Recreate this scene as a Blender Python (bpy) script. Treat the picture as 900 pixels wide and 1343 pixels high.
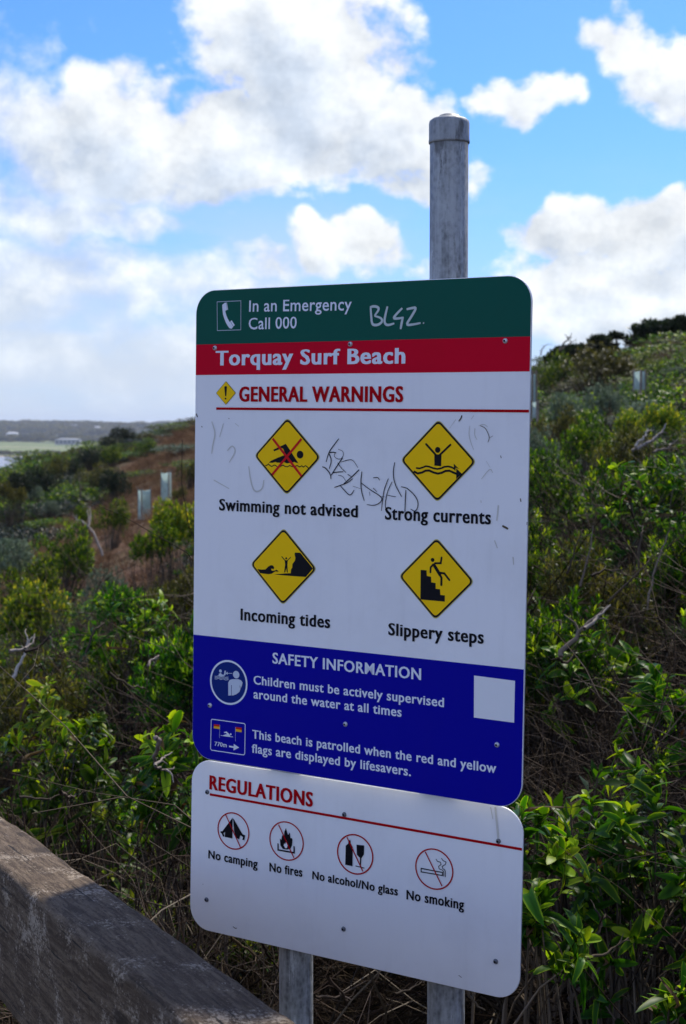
import bpy, bmesh, math, random
import numpy as np
from mathutils import Vector, Matrix, Euler

for o in list(bpy.data.objects): bpy.data.objects.remove(o)
SC = bpy.context.scene
COL = SC.collection
R = math.radians
rnd = random.Random(11)

# ---------------------------------------------------------------- camera
cam = bpy.data.cameras.new('camera')
cam.sensor_fit = 'VERTICAL'; cam.sensor_height = 36.0; cam.sensor_width = 24.1
cam.lens = 36.0 * 2040 / 1343
cam.clip_start = 0.05; cam.clip_end = 20000
cam.dof.use_dof = True; cam.dof.focus_distance = 2.36; cam.dof.aperture_fstop = 13.0
camo = bpy.data.objects.new('camera', cam); COL.objects.link(camo)
camo.location = (0, 0, 1.6); camo.rotation_euler = (R(90 - 3.1845), 0, 0)
SC.camera = camo

SC.cycles.max_bounces = 5; SC.cycles.diffuse_bounces = 3; SC.cycles.glossy_bounces = 2; SC.cycles.transmission_bounces = 3
SC.cycles.transparent_max_bounces = 4; SC.cycles.volume_bounces = 0

# ---------------------------------------------------------------- exposure
SC.view_settings.view_transform = 'Standard'
SC.view_settings.look = 'None'
SC.view_settings.exposure = 0.54
SC.view_settings.gamma = 1.0
SC.view_settings.use_curve_mapping = False

# ---------------------------------------------------------------- sky, clouds and sun
SUN_EL, SUN_AZ = R(48), R(28)          # azimuth measured from +Y towards +X
SUN_STRENGTH, SUN_ANGLE = 3.6, R(3)
world = bpy.data.worlds.new('World'); SC.world = world; world.use_nodes = True
wt = world.node_tree; wt.nodes.clear()

class NT:
    """small helper for writing node trees"""
    def __init__(s, t): s.t = t
    def n(s, kind, **k):
        x = s.t.nodes.new(kind)
        for a, b in k.items(): setattr(x, a, b)
        return x
    def put(s, sock, v):
        if isinstance(v, bpy.types.NodeSocket): s.t.links.new(v, sock)
        elif v is not None: sock.default_value = v
    def m(s, op, a, b=None, c=None, clamp=False):
        x = s.n('ShaderNodeMath', operation=op); x.use_clamp = clamp
        s.put(x.inputs[0], a); s.put(x.inputs[1], b); s.put(x.inputs[2], c)
        return x.outputs[0]
    def vm(s, op, a, b=None, scale=None):
        x = s.n('ShaderNodeVectorMath', operation=op)
        s.put(x.inputs[0], a); s.put(x.inputs[1], b)
        if scale is not None: s.put(x.inputs['Scale'], scale)
        return x.outputs['Value'] if op in ('LENGTH', 'DOT_PRODUCT', 'DISTANCE') else x.outputs[0]
    def ss(s, v, a, b, c=0.0, d=1.0, kind='SMOOTHSTEP'):
        x = s.n('ShaderNodeMapRange', interpolation_type=kind)
        for i, q in enumerate((v, a, b, c, d)): s.put(x.inputs[i], q)
        return x.outputs[0]
    def noise(s, vec, scale, detail=4, rough=.55, dist=0.0, lac=2.0):
        x = s.n('ShaderNodeTexNoise'); s.put(x.inputs['Vector'], vec)
        x.inputs['Scale'].default_value = scale; x.inputs['Detail'].default_value = detail
        x.inputs['Roughness'].default_value = rough; x.inputs['Distortion'].default_value = dist
        x.inputs['Lacunarity'].default_value = lac
        return x.outputs[0]
    def mix(s, f, a, b, blend='MIX'):
        x = s.n('ShaderNodeMix', data_type='RGBA', blend_type=blend)
        s.put(x.inputs[0], f); s.put(x.inputs[6], a); s.put(x.inputs[7], b)
        return x.outputs[2]
    def xyz(s, x, y, z):
        c = s.n('ShaderNodeCombineXYZ'); s.put(c.inputs[0], x); s.put(c.inputs[1], y); s.put(c.inputs[2], z)
        return c.outputs[0]
    def sep(s, v):
        c = s.n('ShaderNodeSeparateXYZ'); s.put(c.inputs[0], v); return c.outputs

# cloud banks: bearing, elevation, half-width, half-height (radians), weight
CLOUDS = [
 (-0.0270, 0.2270, 0.0686, 0.0515, 1.25),
 (-0.0686, 0.2539, 0.0294, 0.0221, 0.80),
 (0.0147, 0.1828, 0.0515, 0.0353, 1.20),
 (0.0466, 0.1632, 0.0368, 0.0176, 0.90),
 (-0.1520, 0.1730, 0.0882, 0.0368, 1.25),
 (-0.0882, 0.1779, 0.0637, 0.0368, 1.20),
 (-0.2108, 0.1951, 0.0392, 0.0294, 0.90),
 (-0.0588, 0.1510, 0.0441, 0.0127, 0.55),
 (-0.1912, 0.2343, 0.0441, 0.0172, 0.34),
 (-0.1961, 0.1314, 0.0784, 0.0245, 1.00),
 (-0.1275, 0.1265, 0.0539, 0.0176, 0.80),
 (0.0000, 0.1142, 0.0368, 0.0206, 1.05),
 (-0.0564, 0.1044, 0.0294, 0.0167, 0.85),
 (0.0343, 0.0995, 0.0270, 0.0098, 0.60),
 (0.0907, 0.1618, 0.0172, 0.0137, 0.65),
 (0.1029, 0.2000, 0.0368, 0.0176, 0.90),
 (0.1789, 0.2319, 0.0304, 0.0221, 0.90),
 (0.2059, 0.2098, 0.0343, 0.0245, 0.85),
 (0.1495, 0.1167, 0.0417, 0.0270, 1.10),
 (0.2059, 0.1167, 0.0539, 0.0294, 1.25),
 (0.1667, 0.0775, 0.0735, 0.0319, 1.15),
 (-0.1667, 0.0848, 0.1078, 0.0294, 0.90),
 (-0.0588, 0.0775, 0.0588, 0.0196, 0.55),
 (-0.1765, 0.0407, 0.1275, 0.0245, 0.80)
]
def banks(t, Q):
    """union of soft ellipses; Q is the warped (bearing, elevation) vector"""
    acc = None
    for (a, e, ra, re_, wt_) in CLOUDS:
        x = t.n('ShaderNodeVectorMath', operation='MULTIPLY_ADD'); t.put(x.inputs[0], Q)
        x.inputs[1].default_value = (1 / ra, 1 / re_, 0); x.inputs[2].default_value = (-a / ra, -e / re_, 0)
        d2 = t.vm('DOT_PRODUCT', x.outputs[0], x.outputs[0])
        b = t.m('MULTIPLY_ADD', d2, -.62 * wt_, wt_)
        acc = b if acc is None else t.m('MAXIMUM', acc, b)
    return t.m('MAXIMUM', acc, -.6)
def n2(t, vec, scale, detail, rough=.55):
    x = t.n('ShaderNodeTexNoise', noise_dimensions='2D'); t.put(x.inputs['Vector'], vec)
    x.inputs['Scale'].default_value = scale; x.inputs['Detail'].default_value = detail; x.inputs['Roughness'].default_value = rough
    return x
t = NT(wt)
tc = t.n('ShaderNodeTexCoord')
dx, dy, dz = t.sep(tc.outputs['Generated'])
az_safe = t.m('ARCTAN2', dx, dy); el = t.m('ARCSINE', dz)
P = t.xyz(az_safe, el, 0.0)
warp = n2(t, P, 13, 3, .6)
Q = t.vm('ADD', P, t.vm('SCALE', t.vm('SUBTRACT', warp.outputs['Color'], (.5, .5, .5)), scale=.075))
SHIFT = (.010, .026, 0)
QS = t.vm('ADD', Q, SHIFT)
b0, b1 = banks(t, Q), banks(t, QS)
ox = t.ss(t.m('ABSOLUTE', az_safe), .24, .34); oy = t.ss(el, .29, .38); outm = t.m('MAXIMUM', ox, oy)
gen = t.ss(n2(t, P, 4.2, 2, .5).outputs[0], .44, .64, -.4, 1.0)
k = t.vm('MULTIPLY', P, (1, 1.25, 1))
na = t.m('SUBTRACT', n2(t, k, 17, 10, .63).outputs[0], .5)
nb = t.m('SUBTRACT', n2(t, t.vm('ADD', k, SHIFT), 17, 5, .60).outputs[0], .5)
def mixv(o, b): return t.m('ADD', b, t.m('MULTIPLY', o, t.m('SUBTRACT', gen, b)))
D0 = t.m('SUBTRACT', t.m('MULTIPLY_ADD', na, 1.7, mixv(outm, b0)), .38)
D1 = t.m('SUBTRACT', t.m('MULTIPLY_ADD', nb, 1.5, mixv(outm, b1)), .38)
sky = t.n('ShaderNodeTexSky', sky_type='NISHITA'); sky.sun_disc = False
sky.sun_elevation = SUN_EL; sky.sun_rotation = SUN_AZ
sky.altitude = 30; sky.air_density = 1.0; sky.dust_density = .6; sky.ozone_density = 2.2
SKYTINT = (.35, .65, 1.33, 1)
skyc = t.mix(1.0, sky.outputs[0], SKYTINT, 'MULTIPLY')
soft = t.ss(t.m('MULTIPLY_ADD', el, .8, az_safe), .10, -.12, .34, .85)      # softer, wispier towards the left horizon
alpha = t.ss(D0, t.m('MULTIPLY', soft, -.42), soft)
shade = t.ss(t.m('ADD', t.m('MULTIPLY', D1, .8), t.m('MULTIPLY', D0, .25)), .02, 1.25)
shade = t.m('ADD', shade, t.ss(t.m('MULTIPLY_ADD', el, .6, az_safe), .06, -.20, 0, .30))
puff = t.m('SUBTRACT', na, nb)
shade = t.m('MULTIPLY_ADD', puff, -1.1, shade, clamp=True)
cloudc = t.mix(shade, (6.7, 6.9, 6.95, 1), (4.55, 5.15, 5.95, 1))
# thin milky veil low in the sky, thicker to the left
veiln = n2(t, t.vm('MULTIPLY', P, (1, 3.2, 1)), 6, 5, .55).outputs[0]
veil = t.m('MULTIPLY', t.ss(el, .20, .03), t.ss(az_safe, .30, -.06, .35, 1.0))
veil = t.m('MULTIPLY', veil, t.ss(veiln, .30, .62, .45, 1.0))
c = t.mix(veil, skyc, (4.7, 5.3, 6.2, 1))
# front-lit clouds away from the sun, out of view, boosted to light the sign
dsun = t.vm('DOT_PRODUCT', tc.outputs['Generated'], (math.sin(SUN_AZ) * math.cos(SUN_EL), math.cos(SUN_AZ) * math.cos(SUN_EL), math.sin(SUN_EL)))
cloudc = t.vm('SCALE', cloudc, scale=t.m('MULTIPLY_ADD', t.m('ADD', na, t.m('MULTIPLY', puff, .6)), .55, 1.0))
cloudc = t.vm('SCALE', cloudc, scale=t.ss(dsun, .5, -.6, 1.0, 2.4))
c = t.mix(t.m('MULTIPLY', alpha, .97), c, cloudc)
c = t.mix(t.m('MULTIPLY', t.m('MULTIPLY', t.ss(el, .115, .01), t.ss(az_safe, .10, -.10)), .6), c, (4.5, 5.3, 6.5, 1))
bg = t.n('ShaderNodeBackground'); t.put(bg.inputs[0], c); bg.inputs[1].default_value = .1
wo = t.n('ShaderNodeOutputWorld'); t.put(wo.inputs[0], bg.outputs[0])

sl = bpy.data.lights.new('sun', 'SUN'); sl.energy = SUN_STRENGTH; sl.angle = SUN_ANGLE; sl.color = (1.0, .92, .79)
so = bpy.data.objects.new('sun', sl); COL.objects.link(so)
sd = Vector((math.sin(SUN_AZ) * math.cos(SUN_EL), math.cos(SUN_AZ) * math.cos(SUN_EL), math.sin(SUN_EL)))
so.rotation_euler = sd.to_track_quat('Z', 'Y').to_euler(); so.location = (0, 0, 30)

# ---------------------------------------------------------------- helpers
def tag(o, label=None, cat=None, group=None, kind=None):
    if label: o['label'] = label
    if cat: o['category'] = cat
    if group: o['group'] = group
    if kind: o['kind'] = kind
    return o
def empty(name, loc=(0, 0, 0), label=None, cat=None, group=None):
    o = bpy.data.objects.new(name, None); COL.objects.link(o); o.location = loc
    o.empty_display_size = .1
    return tag(o, label, cat, group)
def link(name, me, mat=None, parent=None, coll=None):
    o = bpy.data.objects.new(name, me); (coll or COL).objects.link(o)
    if mat is not None and not me.materials: me.materials.append(mat)
    if parent: o.parent = parent
    return o
def mesh_from(name, V, F, tint=None, smooth=False):
    """V (n,3), F list of arrays of equal-arity faces"""
    me = bpy.data.meshes.new(name)
    V = np.asarray(V, dtype=np.float32)
    loops = np.concatenate([np.asarray(f, dtype=np.int32).ravel() for f in F])
    tot = np.concatenate([np.full(len(f), len(f[0]), dtype=np.int32) for f in F if len(f)])
    start = np.concatenate([[0], np.cumsum(tot)[:-1]]).astype(np.int32)
    me.vertices.add(len(V)); me.vertices.foreach_set('co', V.ravel())
    me.loops.add(len(loops)); me.loops.foreach_set('vertex_index', loops)
    me.polygons.add(len(tot)); me.polygons.foreach_set('loop_start', start)
    me.polygons.foreach_set('loop_total', tot)
    if smooth: me.polygons.foreach_set('use_smooth', np.ones(len(tot), dtype=bool))
    if tint is not None:
        a = me.attributes.new('tint', 'FLOAT', 'POINT'); a.data.foreach_set('value', np.asarray(tint, dtype=np.float32))
    me.update(calc_edges=True)
    return me
def bm_mesh(name, bm, smooth=False):
    me = bpy.data.meshes.new(name); bm.normal_update(); bm.to_mesh(me); bm.free()
    if smooth:
        for p in me.polygons: p.use_smooth = True
    return me
def add_box(bm, c, s, rot=None):
    M = Matrix.Translation(c) @ (rot.to_4x4() if rot is not None else Matrix.Identity(4)) @ Matrix.Diagonal((*s, 1))
    return bmesh.ops.create_cube(bm, size=1.0, matrix=M)['verts']
def bevel(bm, w, seg=2):
    bmesh.ops.bevel(bm, geom=list(bm.edges), offset=w, segments=seg, affect='EDGES', profile=.5)

# ---------------------------------------------------------------- materials
def mat(name):
    m = bpy.data.materials.new(name); m.use_nodes = True
    T = NT(m.node_tree); b = m.node_tree.nodes['Principled BSDF']
    return m, T, b
def paint(name, col, rough=.4, dirt=.12, spec=.10):
    m, T, b = mat(name)
    g = T.n('ShaderNodeNewGeometry').outputs['Position']
    n = T.noise(g, 9, 6, .6); n2 = T.noise(T.vm('MULTIPLY', g, (60, 60, 7)), 1.0, 4, .6)
    k = T.m('MULTIPLY', T.ss(n, .45, .75), dirt); k = T.m('ADD', k, T.m('MULTIPLY', T.ss(n2, .5, .8), dirt * .6))
    d = tuple(c * .62 + .05 * (1 - .5 * i) * .5 for i, c in enumerate(col[:3]))
    T.put(b.inputs['Base Color'], T.mix(k, (*col, 1), (*d, 1)))
    T.put(b.inputs['Roughness'], T.m('ADD', rough, T.m('MULTIPLY', n, .12)))
    b.inputs['Specular IOR Level'].default_value = spec
    bp = T.n('ShaderNodeBump'); bp.inputs['Strength'].default_value = .06; bp.inputs['Distance'].default_value = .001
    T.put(bp.inputs['Height'], T.noise(g, 35, 4, .5)); T.put(b.inputs['Normal'], bp.outputs[0])
    return m
M = {}
M['pnl'] = paint('sign_white_enamel', (.84, .845, .85), .38, .16)
M['wht'] = paint('label_white_film', (.80, .81, .82), .30, .04)
M['grn'] = paint('green_film', (.002, .085, .058), .5, .10, .12)
M['rband'] = paint('red_film', (.60, .002, .022), .5, .10, .05)
M['red'] = paint('dark_red_ink', (.42, .001, .006), .5, .06, .04)
M['crs'] = paint('bright_red_ink', (.62, .008, .012), .4, .05)
M['bband'] = paint('blue_film', (.001, .001, .30), .5, .06, .08)
M['ibl'] = paint('disc_blue_ink', (.003, .02, .18), .4, .05)
M['blk'] = paint('black_ink', (.006, .006, .009), .42, .05)
M['yel'] = paint('yellow_film', (.98, .60, .006), .45, .08, .06)
M['yedge'] = paint('yellow_film_edge', (.55, .48, .16), .40, .10)
M['sil'] = paint('pale_reflective_ink', (.74, .78, .86), .4, .05)
M['sil2'] = paint('pale_blue_ink', (.55, .62, .72), .4, .05)
M['frd'] = paint('flag_red_ink', (.60, .02, .01), .4, .05)
M['fyl'] = paint('flag_yellow_ink', (.80, .45, .03), .4, .05)
M['ink'] = paint('scratched_marker', (.008, .009, .015), .5, .2)
M['tagc'] = paint('silver_marker', (.52, .60, .60), .5, .4)
M['drt'] = paint('brown_dirt', (.10, .075, .05), .8, .4)
M['dpl'] = paint('faint_tan_stain', (.62, .61, .56), .6, .3)
def metal(name, base, dark, rough=.45, scale=1.0, edge=False):
    m, T, b = mat(name)
    tcn = T.n('ShaderNodeTexCoord').outputs['Object']
    v = T.n('ShaderNodeTexVoronoi'); T.put(v.inputs['Vector'], T.vm('MULTIPLY', tcn, (1, 1, .55))); v.inputs['Scale'].default_value = 190 * scale
    streak = T.noise(T.vm('MULTIPLY', tcn, (70, 70, 3.5)), 1.0, 6, .65)
    spots = T.noise(tcn, 120 * scale, 5, .7); large = T.noise(tcn, 14, 4, .6)
    f = T.m('ADD', T.m('MULTIPLY', streak, .6), T.m('MULTIPLY', T.m('ADD', spots, large), .35))
    f = T.ss(f, .50, .80)
    c1 = T.mix(f, (*dark, 1), (*base, 1))
    c1 = T.mix(T.m('MULTIPLY', v.outputs['Distance'], .5), c1, (*[x * 1.25 for x in base], 1))
    c1 = T.mix(T.m('MULTIPLY', T.ss(T.noise(T.vm('MULTIPLY', tcn, (1, 1, .3)), 60, 7, .75), .60, .72), .6), c1, (*[x * .35 for x in dark], 1))
    scr = T.ss(T.noise(T.vm('MULTIPLY', T.vm('ADD', tcn, (3, 1, 2)), (55, 55, 6)), 1.0, 8, .78), .585, .64)
    c1 = T.mix(T.m('MULTIPLY', scr, .7), c1, (*[x * 1.7 for x in base], 1))
    stn = T.ss(T.noise(T.vm('MULTIPLY', T.vm('ADD', tcn, (7, 4, 1)), (28, 28, 9)), 1.0, 6, .7), .56, .66)
    c1 = T.mix(T.m('MULTIPLY', stn, .65), c1, (.055, .05, .042, 1))
    T.put(b.inputs['Base Color'], c1)
    b.inputs['Metallic'].default_value = .35
    T.put(b.inputs['Roughness'], T.ss(spots, .3, .7, rough, rough + .25))
    bp = T.n('ShaderNodeBump'); bp.inputs['Strength'].default_value = .25; bp.inputs['Distance'].default_value = .001
    T.put(bp.inputs['Height'], spots); T.put(b.inputs['Normal'], bp.outputs[0])
    return m
M['galv'] = metal('galvanised_steel', (.36, .375, .37), (.075, .08, .08))
M['cap'] = metal('weathered_cap_steel', (.33, .35, .36), (.14, .15, .155), .5)
M['alu'] = metal('bare_aluminium', (.62, .62, .62), (.42, .42, .42), .3)
M['rivet'] = metal('rivet_steel', (.62, .64, .66), (.35, .36, .38), .3)
M['rivetd'] = metal('dull_rivet_steel', (.14, .15, .17), (.05, .055, .06), .4)

def timber(name, c1, c2, c3, axis=0, bumps=.5):
    m, T, b = mat(name)
    tcn = T.n('ShaderNodeTexCoord').outputs['Object']
    s1 = [130, 130, 130]; s1[axis] = 11
    s2 = [22, 22, 22]; s2[axis] = 1.3
    g1 = T.noise(T.vm('MULTIPLY', tcn, tuple(s1)), 1.0, 9, .74, .3)
    g2 = T.noise(T.vm('MULTIPLY', tcn, tuple(s2)), 1.0, 6, .62, .8)
    blot = T.noise(tcn, 9, 8, .7); s4 = [260, 260, 260]; s4[axis] = 130
    lich = T.noise(T.vm('MULTIPLY', tcn, tuple(s4)), 1.0, 7, .75)
    c = T.mix(T.ss(g1, .38, .62), (*c1, 1), (*c2, 1))
    c = T.mix(T.m('MULTIPLY', T.ss(g2, .42, .60), .6), c, (*c1, 1))
    c = T.mix(T.m('MULTIPLY', T.ss(T.m('ADD', T.m('MULTIPLY', blot, .6), T.m('MULTIPLY', lich, .45)), .555, .62), .8), c, (*c3, 1))
    c = T.mix(T.m('MULTIPLY', T.ss(lich, .46, .36), .75), c, tuple(v * .4 for v in c1) + (1,))
    vk = T.n('ShaderNodeTexVoronoi'); ks = [9, 9, 9]; ks[axis] = 3.0
    T.put(vk.inputs['Vector'], T.vm('MULTIPLY', tcn, tuple(ks))); vk.inputs['Scale'].default_value = 1.0
    kn = T.ss(T.m('ADD', vk.outputs['Distance'], T.m('MULTIPLY', g1, .08)), .17, .11)
    c = T.mix(T.m('MULTIPLY', kn, .75), c, tuple(v * .45 for v in c1) + (1,))
    s3 = [150, 150, 150]; s3[axis] = 1.6
    crack = T.ss(T.noise(T.vm('MULTIPLY', tcn, tuple(s3)), 1.0, 3, .5), .35, .31)
    c = T.mix(T.m('MULTIPLY', crack, .85), c, (.012, .010, .008, 1))
    T.put(b.inputs['Base Color'], c); b.inputs['Roughness'].default_value = .82
    b.inputs['Specular IOR Level'].default_value = .25
    bp = T.n('ShaderNodeBump'); bp.inputs['Strength'].default_value = bumps; bp.inputs['Distance'].default_value = .003
    h = T.m('SUBTRACT', T.m('ADD', g1, T.m('MULTIPLY', lich, .5)), T.m('MULTIPLY', crack, .9))
    bp.inputs['Distance'].default_value = .005; T.put(bp.inputs['Height'], T.m('ADD', h, T.m('MULTIPLY', lich, .8))); T.put(b.inputs['Normal'], bp.outputs[0])
    return m
M['rail'] = timber('weathered_rail_timber', (.070, .044, .024), (.215, .155, .096), (.48, .40, .30), 0, .9)
M['post'] = timber('weathered_post_timber', (.06, .05, .04), (.15, .13, .105), (.26, .24, .21), 2, .6)

def leaf_mat(name, dark, light, young, trans=.35, tcol=None, rough=.42):
    m, T, b = mat(name)
    at = T.n('ShaderNodeAttribute'); at.attribute_name = 'tint'; f = at.outputs['Fac']
    oi = T.n('ShaderNodeObjectInfo').outputs['Random']
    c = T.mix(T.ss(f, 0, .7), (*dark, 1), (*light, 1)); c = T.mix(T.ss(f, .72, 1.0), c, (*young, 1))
    hs = T.n('ShaderNodeHueSaturation'); T.put(hs.inputs['Hue'], T.ss(oi, 0, 1, .485, .512, 'LINEAR'))
    T.put(hs.inputs['Value'], T.ss(oi, 0, 1, .8, 1.2, 'LINEAR')); T.put(hs.inputs['Color'], c)
    T.put(b.inputs['Base Color'], hs.outputs[0]); b.inputs['Roughness'].default_value = rough
    b.inputs['Specular IOR Level'].default_value = .10
    tr = T.n('ShaderNodeBsdfTranslucent')
    T.put(tr.inputs[0], T.mix(1.0, hs.outputs[0], (*(tcol or (2.6, 2.5, .9)), 1), 'MULTIPLY'))
    mx = T.n('ShaderNodeMixShader'); mx.inputs[0].default_value = trans
    T.put(mx.inputs[1], b.outputs[0]); T.put(mx.inputs[2], tr.outputs[0])
    out = [n for n in m.node_tree.nodes if n.type == 'OUTPUT_MATERIAL'][0]
    T.put(out.inputs[0], mx.outputs[0])
    return m
M['lf_glossy'] = leaf_mat('glossy_green_leaf', (.007, .032, .002), (.028, .092, .004), (.22, .33, .012), .36)
M['lf_green'] = leaf_mat('mid_green_leaf', (.009, .028, .002), (.040, .088, .004), (.19, .25, .012), .34)
M['lf_yellow'] = leaf_mat('yellow_green_leaf', (.030, .07, .008), (.11, .17, .014), (.36, .33, .03), .34)
M['lf_grey'] = leaf_mat('grey_green_leaf', (.05, .075, .050), (.13, .17, .125), (.26, .30, .23), .22, (1.4, 1.5, 1.0), .7)
M['lf_olive'] = leaf_mat('dull_olive_leaf', (.018, .022, .005), (.055, .056, .013), (.13, .12, .03), .25)
M['lf_dark'] = leaf_mat('dark_conifer_leaf', (.008, .016, .010), (.018, .032, .016), (.04, .055, .025), .12)
M['lf_brown'] = leaf_mat('dry_brown_leaf', (.04, .024, .012), (.10, .065, .030), (.20, .14, .06), .2, (1.5, 1.3, .9), .7)
M['tw_brown'] = leaf_mat('dead_brown_twig', (.009, .005, .0025), (.028, .017, .009), (.085, .058, .036), 0.0, None, .8)
M['tw_grey'] = leaf_mat('grey_twig', (.020, .014, .009), (.060, .044, .030), (.17, .135, .10), 0.0, None, .75)
M['tw_pale'] = leaf_mat('bleached_twig', (.17, .14, .115), (.28, .24, .20), (.40, .36, .31), 0.0, None, .7)
M['bark'] = leaf_mat('shrub_bark', (.045, .035, .026), (.10, .08, .06), (.16, .13, .10), 0.0, None, .85)
M['dry'] = leaf_mat('dry_grass', (.12, .066, .036), (.23, .13, .065), (.33, .22, .11), .2, (1.4, 1.2, .8), .8)

# ---------------------------------------------------------------- plant geometry
def frames(axis, spin, rs):
    """rotation matrices whose local X points along axis (n,3)"""
    a = axis / np.linalg.norm(axis, axis=1, keepdims=True)
    up = np.where(np.abs(a[:, 2:3]) > .95, np.array([[1., 0, 0]]), np.array([[0, 0, 1.]]))
    y = np.cross(up, a); y /= np.linalg.norm(y, axis=1, keepdims=True)
    z = np.cross(a, y)
    c, s = np.cos(spin)[:, None], np.sin(spin)[:, None]
    y2 = y * c + z * s; z2 = -y * s + z * c
    return np.stack([a, y2, z2], axis=2)
def leaf_template(kind, curl=.25, fold=.18, w=.15):
    if kind == 'hi':
        st = [(0, .14), (.16, .42), (.38, .82), (.62, 1.0), (.82, .88), (.95, .52), (1.0, .06)]
        V = []
        for (x, ww) in st:
            z = curl * (4 * x * (1 - x)) * .35 - curl * x * x * .55
            V += [(x, -w * ww, z + fold * w * ww), (x, 0, z), (x, w * ww, z + fold * w * ww)]
        F = []
        for i in range(len(st) - 1):
            a = i * 3; F += [(a, a + 3, a + 4, a + 1), (a + 1, a + 4, a + 5, a + 2)]
        return np.array(V), np.array(F)
    V = np.array([(0, 0, 0), (.55, -w, .06), (.55, 0, 0 + curl * .1), (.55, w, .06), (1, 0, -curl * .3)], float)
    F = np.array([(0, 1, 2), (0, 2, 3), (1, 4, 2), (2, 4, 3)])
    return V, F
def batch(tmpl, pos, rot, scl, tint):
    V, F = tmpl; n = len(pos)
    P = np.einsum('nij,vj->nvi', rot, V) * scl[:, None, None] + pos[:, None, :]
    FF = (F[None] + (np.arange(n) * len(V))[:, None, None]).reshape(-1, F.shape[1])
    return P.reshape(-1, 3), FF, np.repeat(tint, len(V))
def rosettes(tips, axes, nleaf, length, rs, spread=(.35, 1.25), young=.25):
    """leaf placements round every tip: spatulate leaves opening outward"""
    k = len(tips); n = k * nleaf
    T_ = np.repeat(tips, nleaf, 0); A = np.repeat(axes, nleaf, 0)
    j = np.tile(np.arange(nleaf), k); f = (j + .5) / nleaf
    ang = j * 2.399 + np.repeat(rs.uniform(0, 6.28, k), nleaf) + rs.normal(0, .2, n)
    th = spread[0] + (spread[1] - spread[0]) * f + rs.normal(0, .16, n)
    B = frames(A, np.zeros(n), rs)
    d = B[:, :, 0] * np.cos(th)[:, None] + (B[:, :, 1] * np.cos(ang)[:, None] + B[:, :, 2] * np.sin(ang)[:, None]) * np.sin(th)[:, None]
    pos = T_ - A * (length * .75 * f * rs.uniform(.5, 1.3, n))[:, None] + d * length * .06
    # leaf upper side faces the tip axis
    a = d / np.linalg.norm(d, axis=1, keepdims=True)
    z = A - a * np.sum(A * a, 1, keepdims=True); z /= np.linalg.norm(z, axis=1, keepdims=True) + 1e-9
    y = np.cross(z, a)
    sp = rs.normal(0, .35, n); c, s = np.cos(sp)[:, None], np.sin(sp)[:, None]
    rot = np.stack([a, y * c + z * s, -y * s + z * c], axis=2)
    scl = length * (.45 + .6 * np.sqrt(f)) * rs.uniform(.75, 1.2, n)
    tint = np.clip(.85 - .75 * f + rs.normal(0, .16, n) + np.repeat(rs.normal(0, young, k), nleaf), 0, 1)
    return pos, rot, scl, tint
def lobed_tips(n, Rr, H, rs, lobes=7, inside=.25):
    """points on an uneven crown made of several lobes over a dome"""
    cs = []
    for i in range(lobes):
        a = rs.uniform(0, 6.28); q = math.sqrt(rs.uniform(0, 1)) * .62
        cs.append((q * math.cos(a) * Rr, q * math.sin(a) * Rr, H * (.35 + .40 * rs.uniform(0, 1) * (1 - .5 * q)), Rr * rs.uniform(.26, .5)))
    cs = np.array(cs); w = cs[:, 3] ** 2; w /= w.sum()
    idx = rs.choice(lobes, n, p=w)
    d = rs.normal(0, 1, (n, 3)); d[:, 2] = np.abs(d[:, 2]) * 1.0 - .35 * rs.uniform(0, 1, n)
    d /= np.linalg.norm(d, axis=1, keepdims=True)
    r = cs[idx, 3] * np.where(rs.uniform(0, 1, n) < inside, rs.uniform(.4, .9, n), rs.uniform(.85, 1.12, n))
    zs = H / Rr * .8 if H < Rr else 1.0
    P_ = cs[idx, :3] + d * r[:, None] * np.array([1, 1, max(.55, min(1.1, zs))])
    P_[:, 2] = np.maximum(P_[:, 2], .04 * H)
    ax = d * .8 + np.array([0, 0, .75]); ax /= np.linalg.norm(ax, axis=1, keepdims=True)
    return P_, ax
def tubes(paths, radii, sides=3, tints=None):
    """paths: list of (m,3) arrays; radii: start radius per path, tapering"""
    Vs, Fs, Ts = [], [], []; off = 0
    for k, p in enumerate(paths):
        p = np.asarray(p, float); m = len(p)
        tg = np.gradient(p, axis=0); tg /= np.linalg.norm(tg, axis=1, keepdims=True) + 1e-9
        Fm = frames(tg, np.zeros(m), None)
        r = np.linspace(radii[k], radii[k] * .35, m)
        a = np.arange(sides) * 2 * math.pi / sides
        ring = (Fm[:, None, :, 1] * np.cos(a)[None, :, None] + Fm[:, None, :, 2] * np.sin(a)[None, :, None]) * r[:, None, None] + p[:, None, :]
        Vs.append(ring.reshape(-1, 3))
        i = np.arange(m - 1)[:, None]; j = np.arange(sides)[None]; j2 = (j + 1) % sides
        Fs.append(np.stack([i * sides + j, i * sides + j2, (i + 1) * sides + j2, (i + 1) * sides + j], -1).reshape(-1, 4) + off)
        Ts.append(np.full(m * sides, tints[k] if tints is not None else .5)); off += m * sides
    return np.concatenate(Vs), np.concatenate(Fs), np.concatenate(Ts)
def bez(a, b, c, m=6):
    u = np.linspace(0, 1, m)[:, None]; return (1 - u) ** 2 * a + 2 * u * (1 - u) * b + u * u * c
def stem_paths(tips, axes, rs, base_r, m=6):
    ps = []
    for q, ax in zip(tips, axes):
        a = np.array([q[0] * base_r + rs.normal(0, .02), q[1] * base_r + rs.normal(0, .02), -.08])
        mid = a * .45 + q * .55 + rs.normal(0, .05, 3) * np.linalg.norm(q); mid[2] = q[2] * rs.uniform(.3, .6)
        p = bez(a, mid, q, m); ps.append(p)
    return ps
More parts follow.
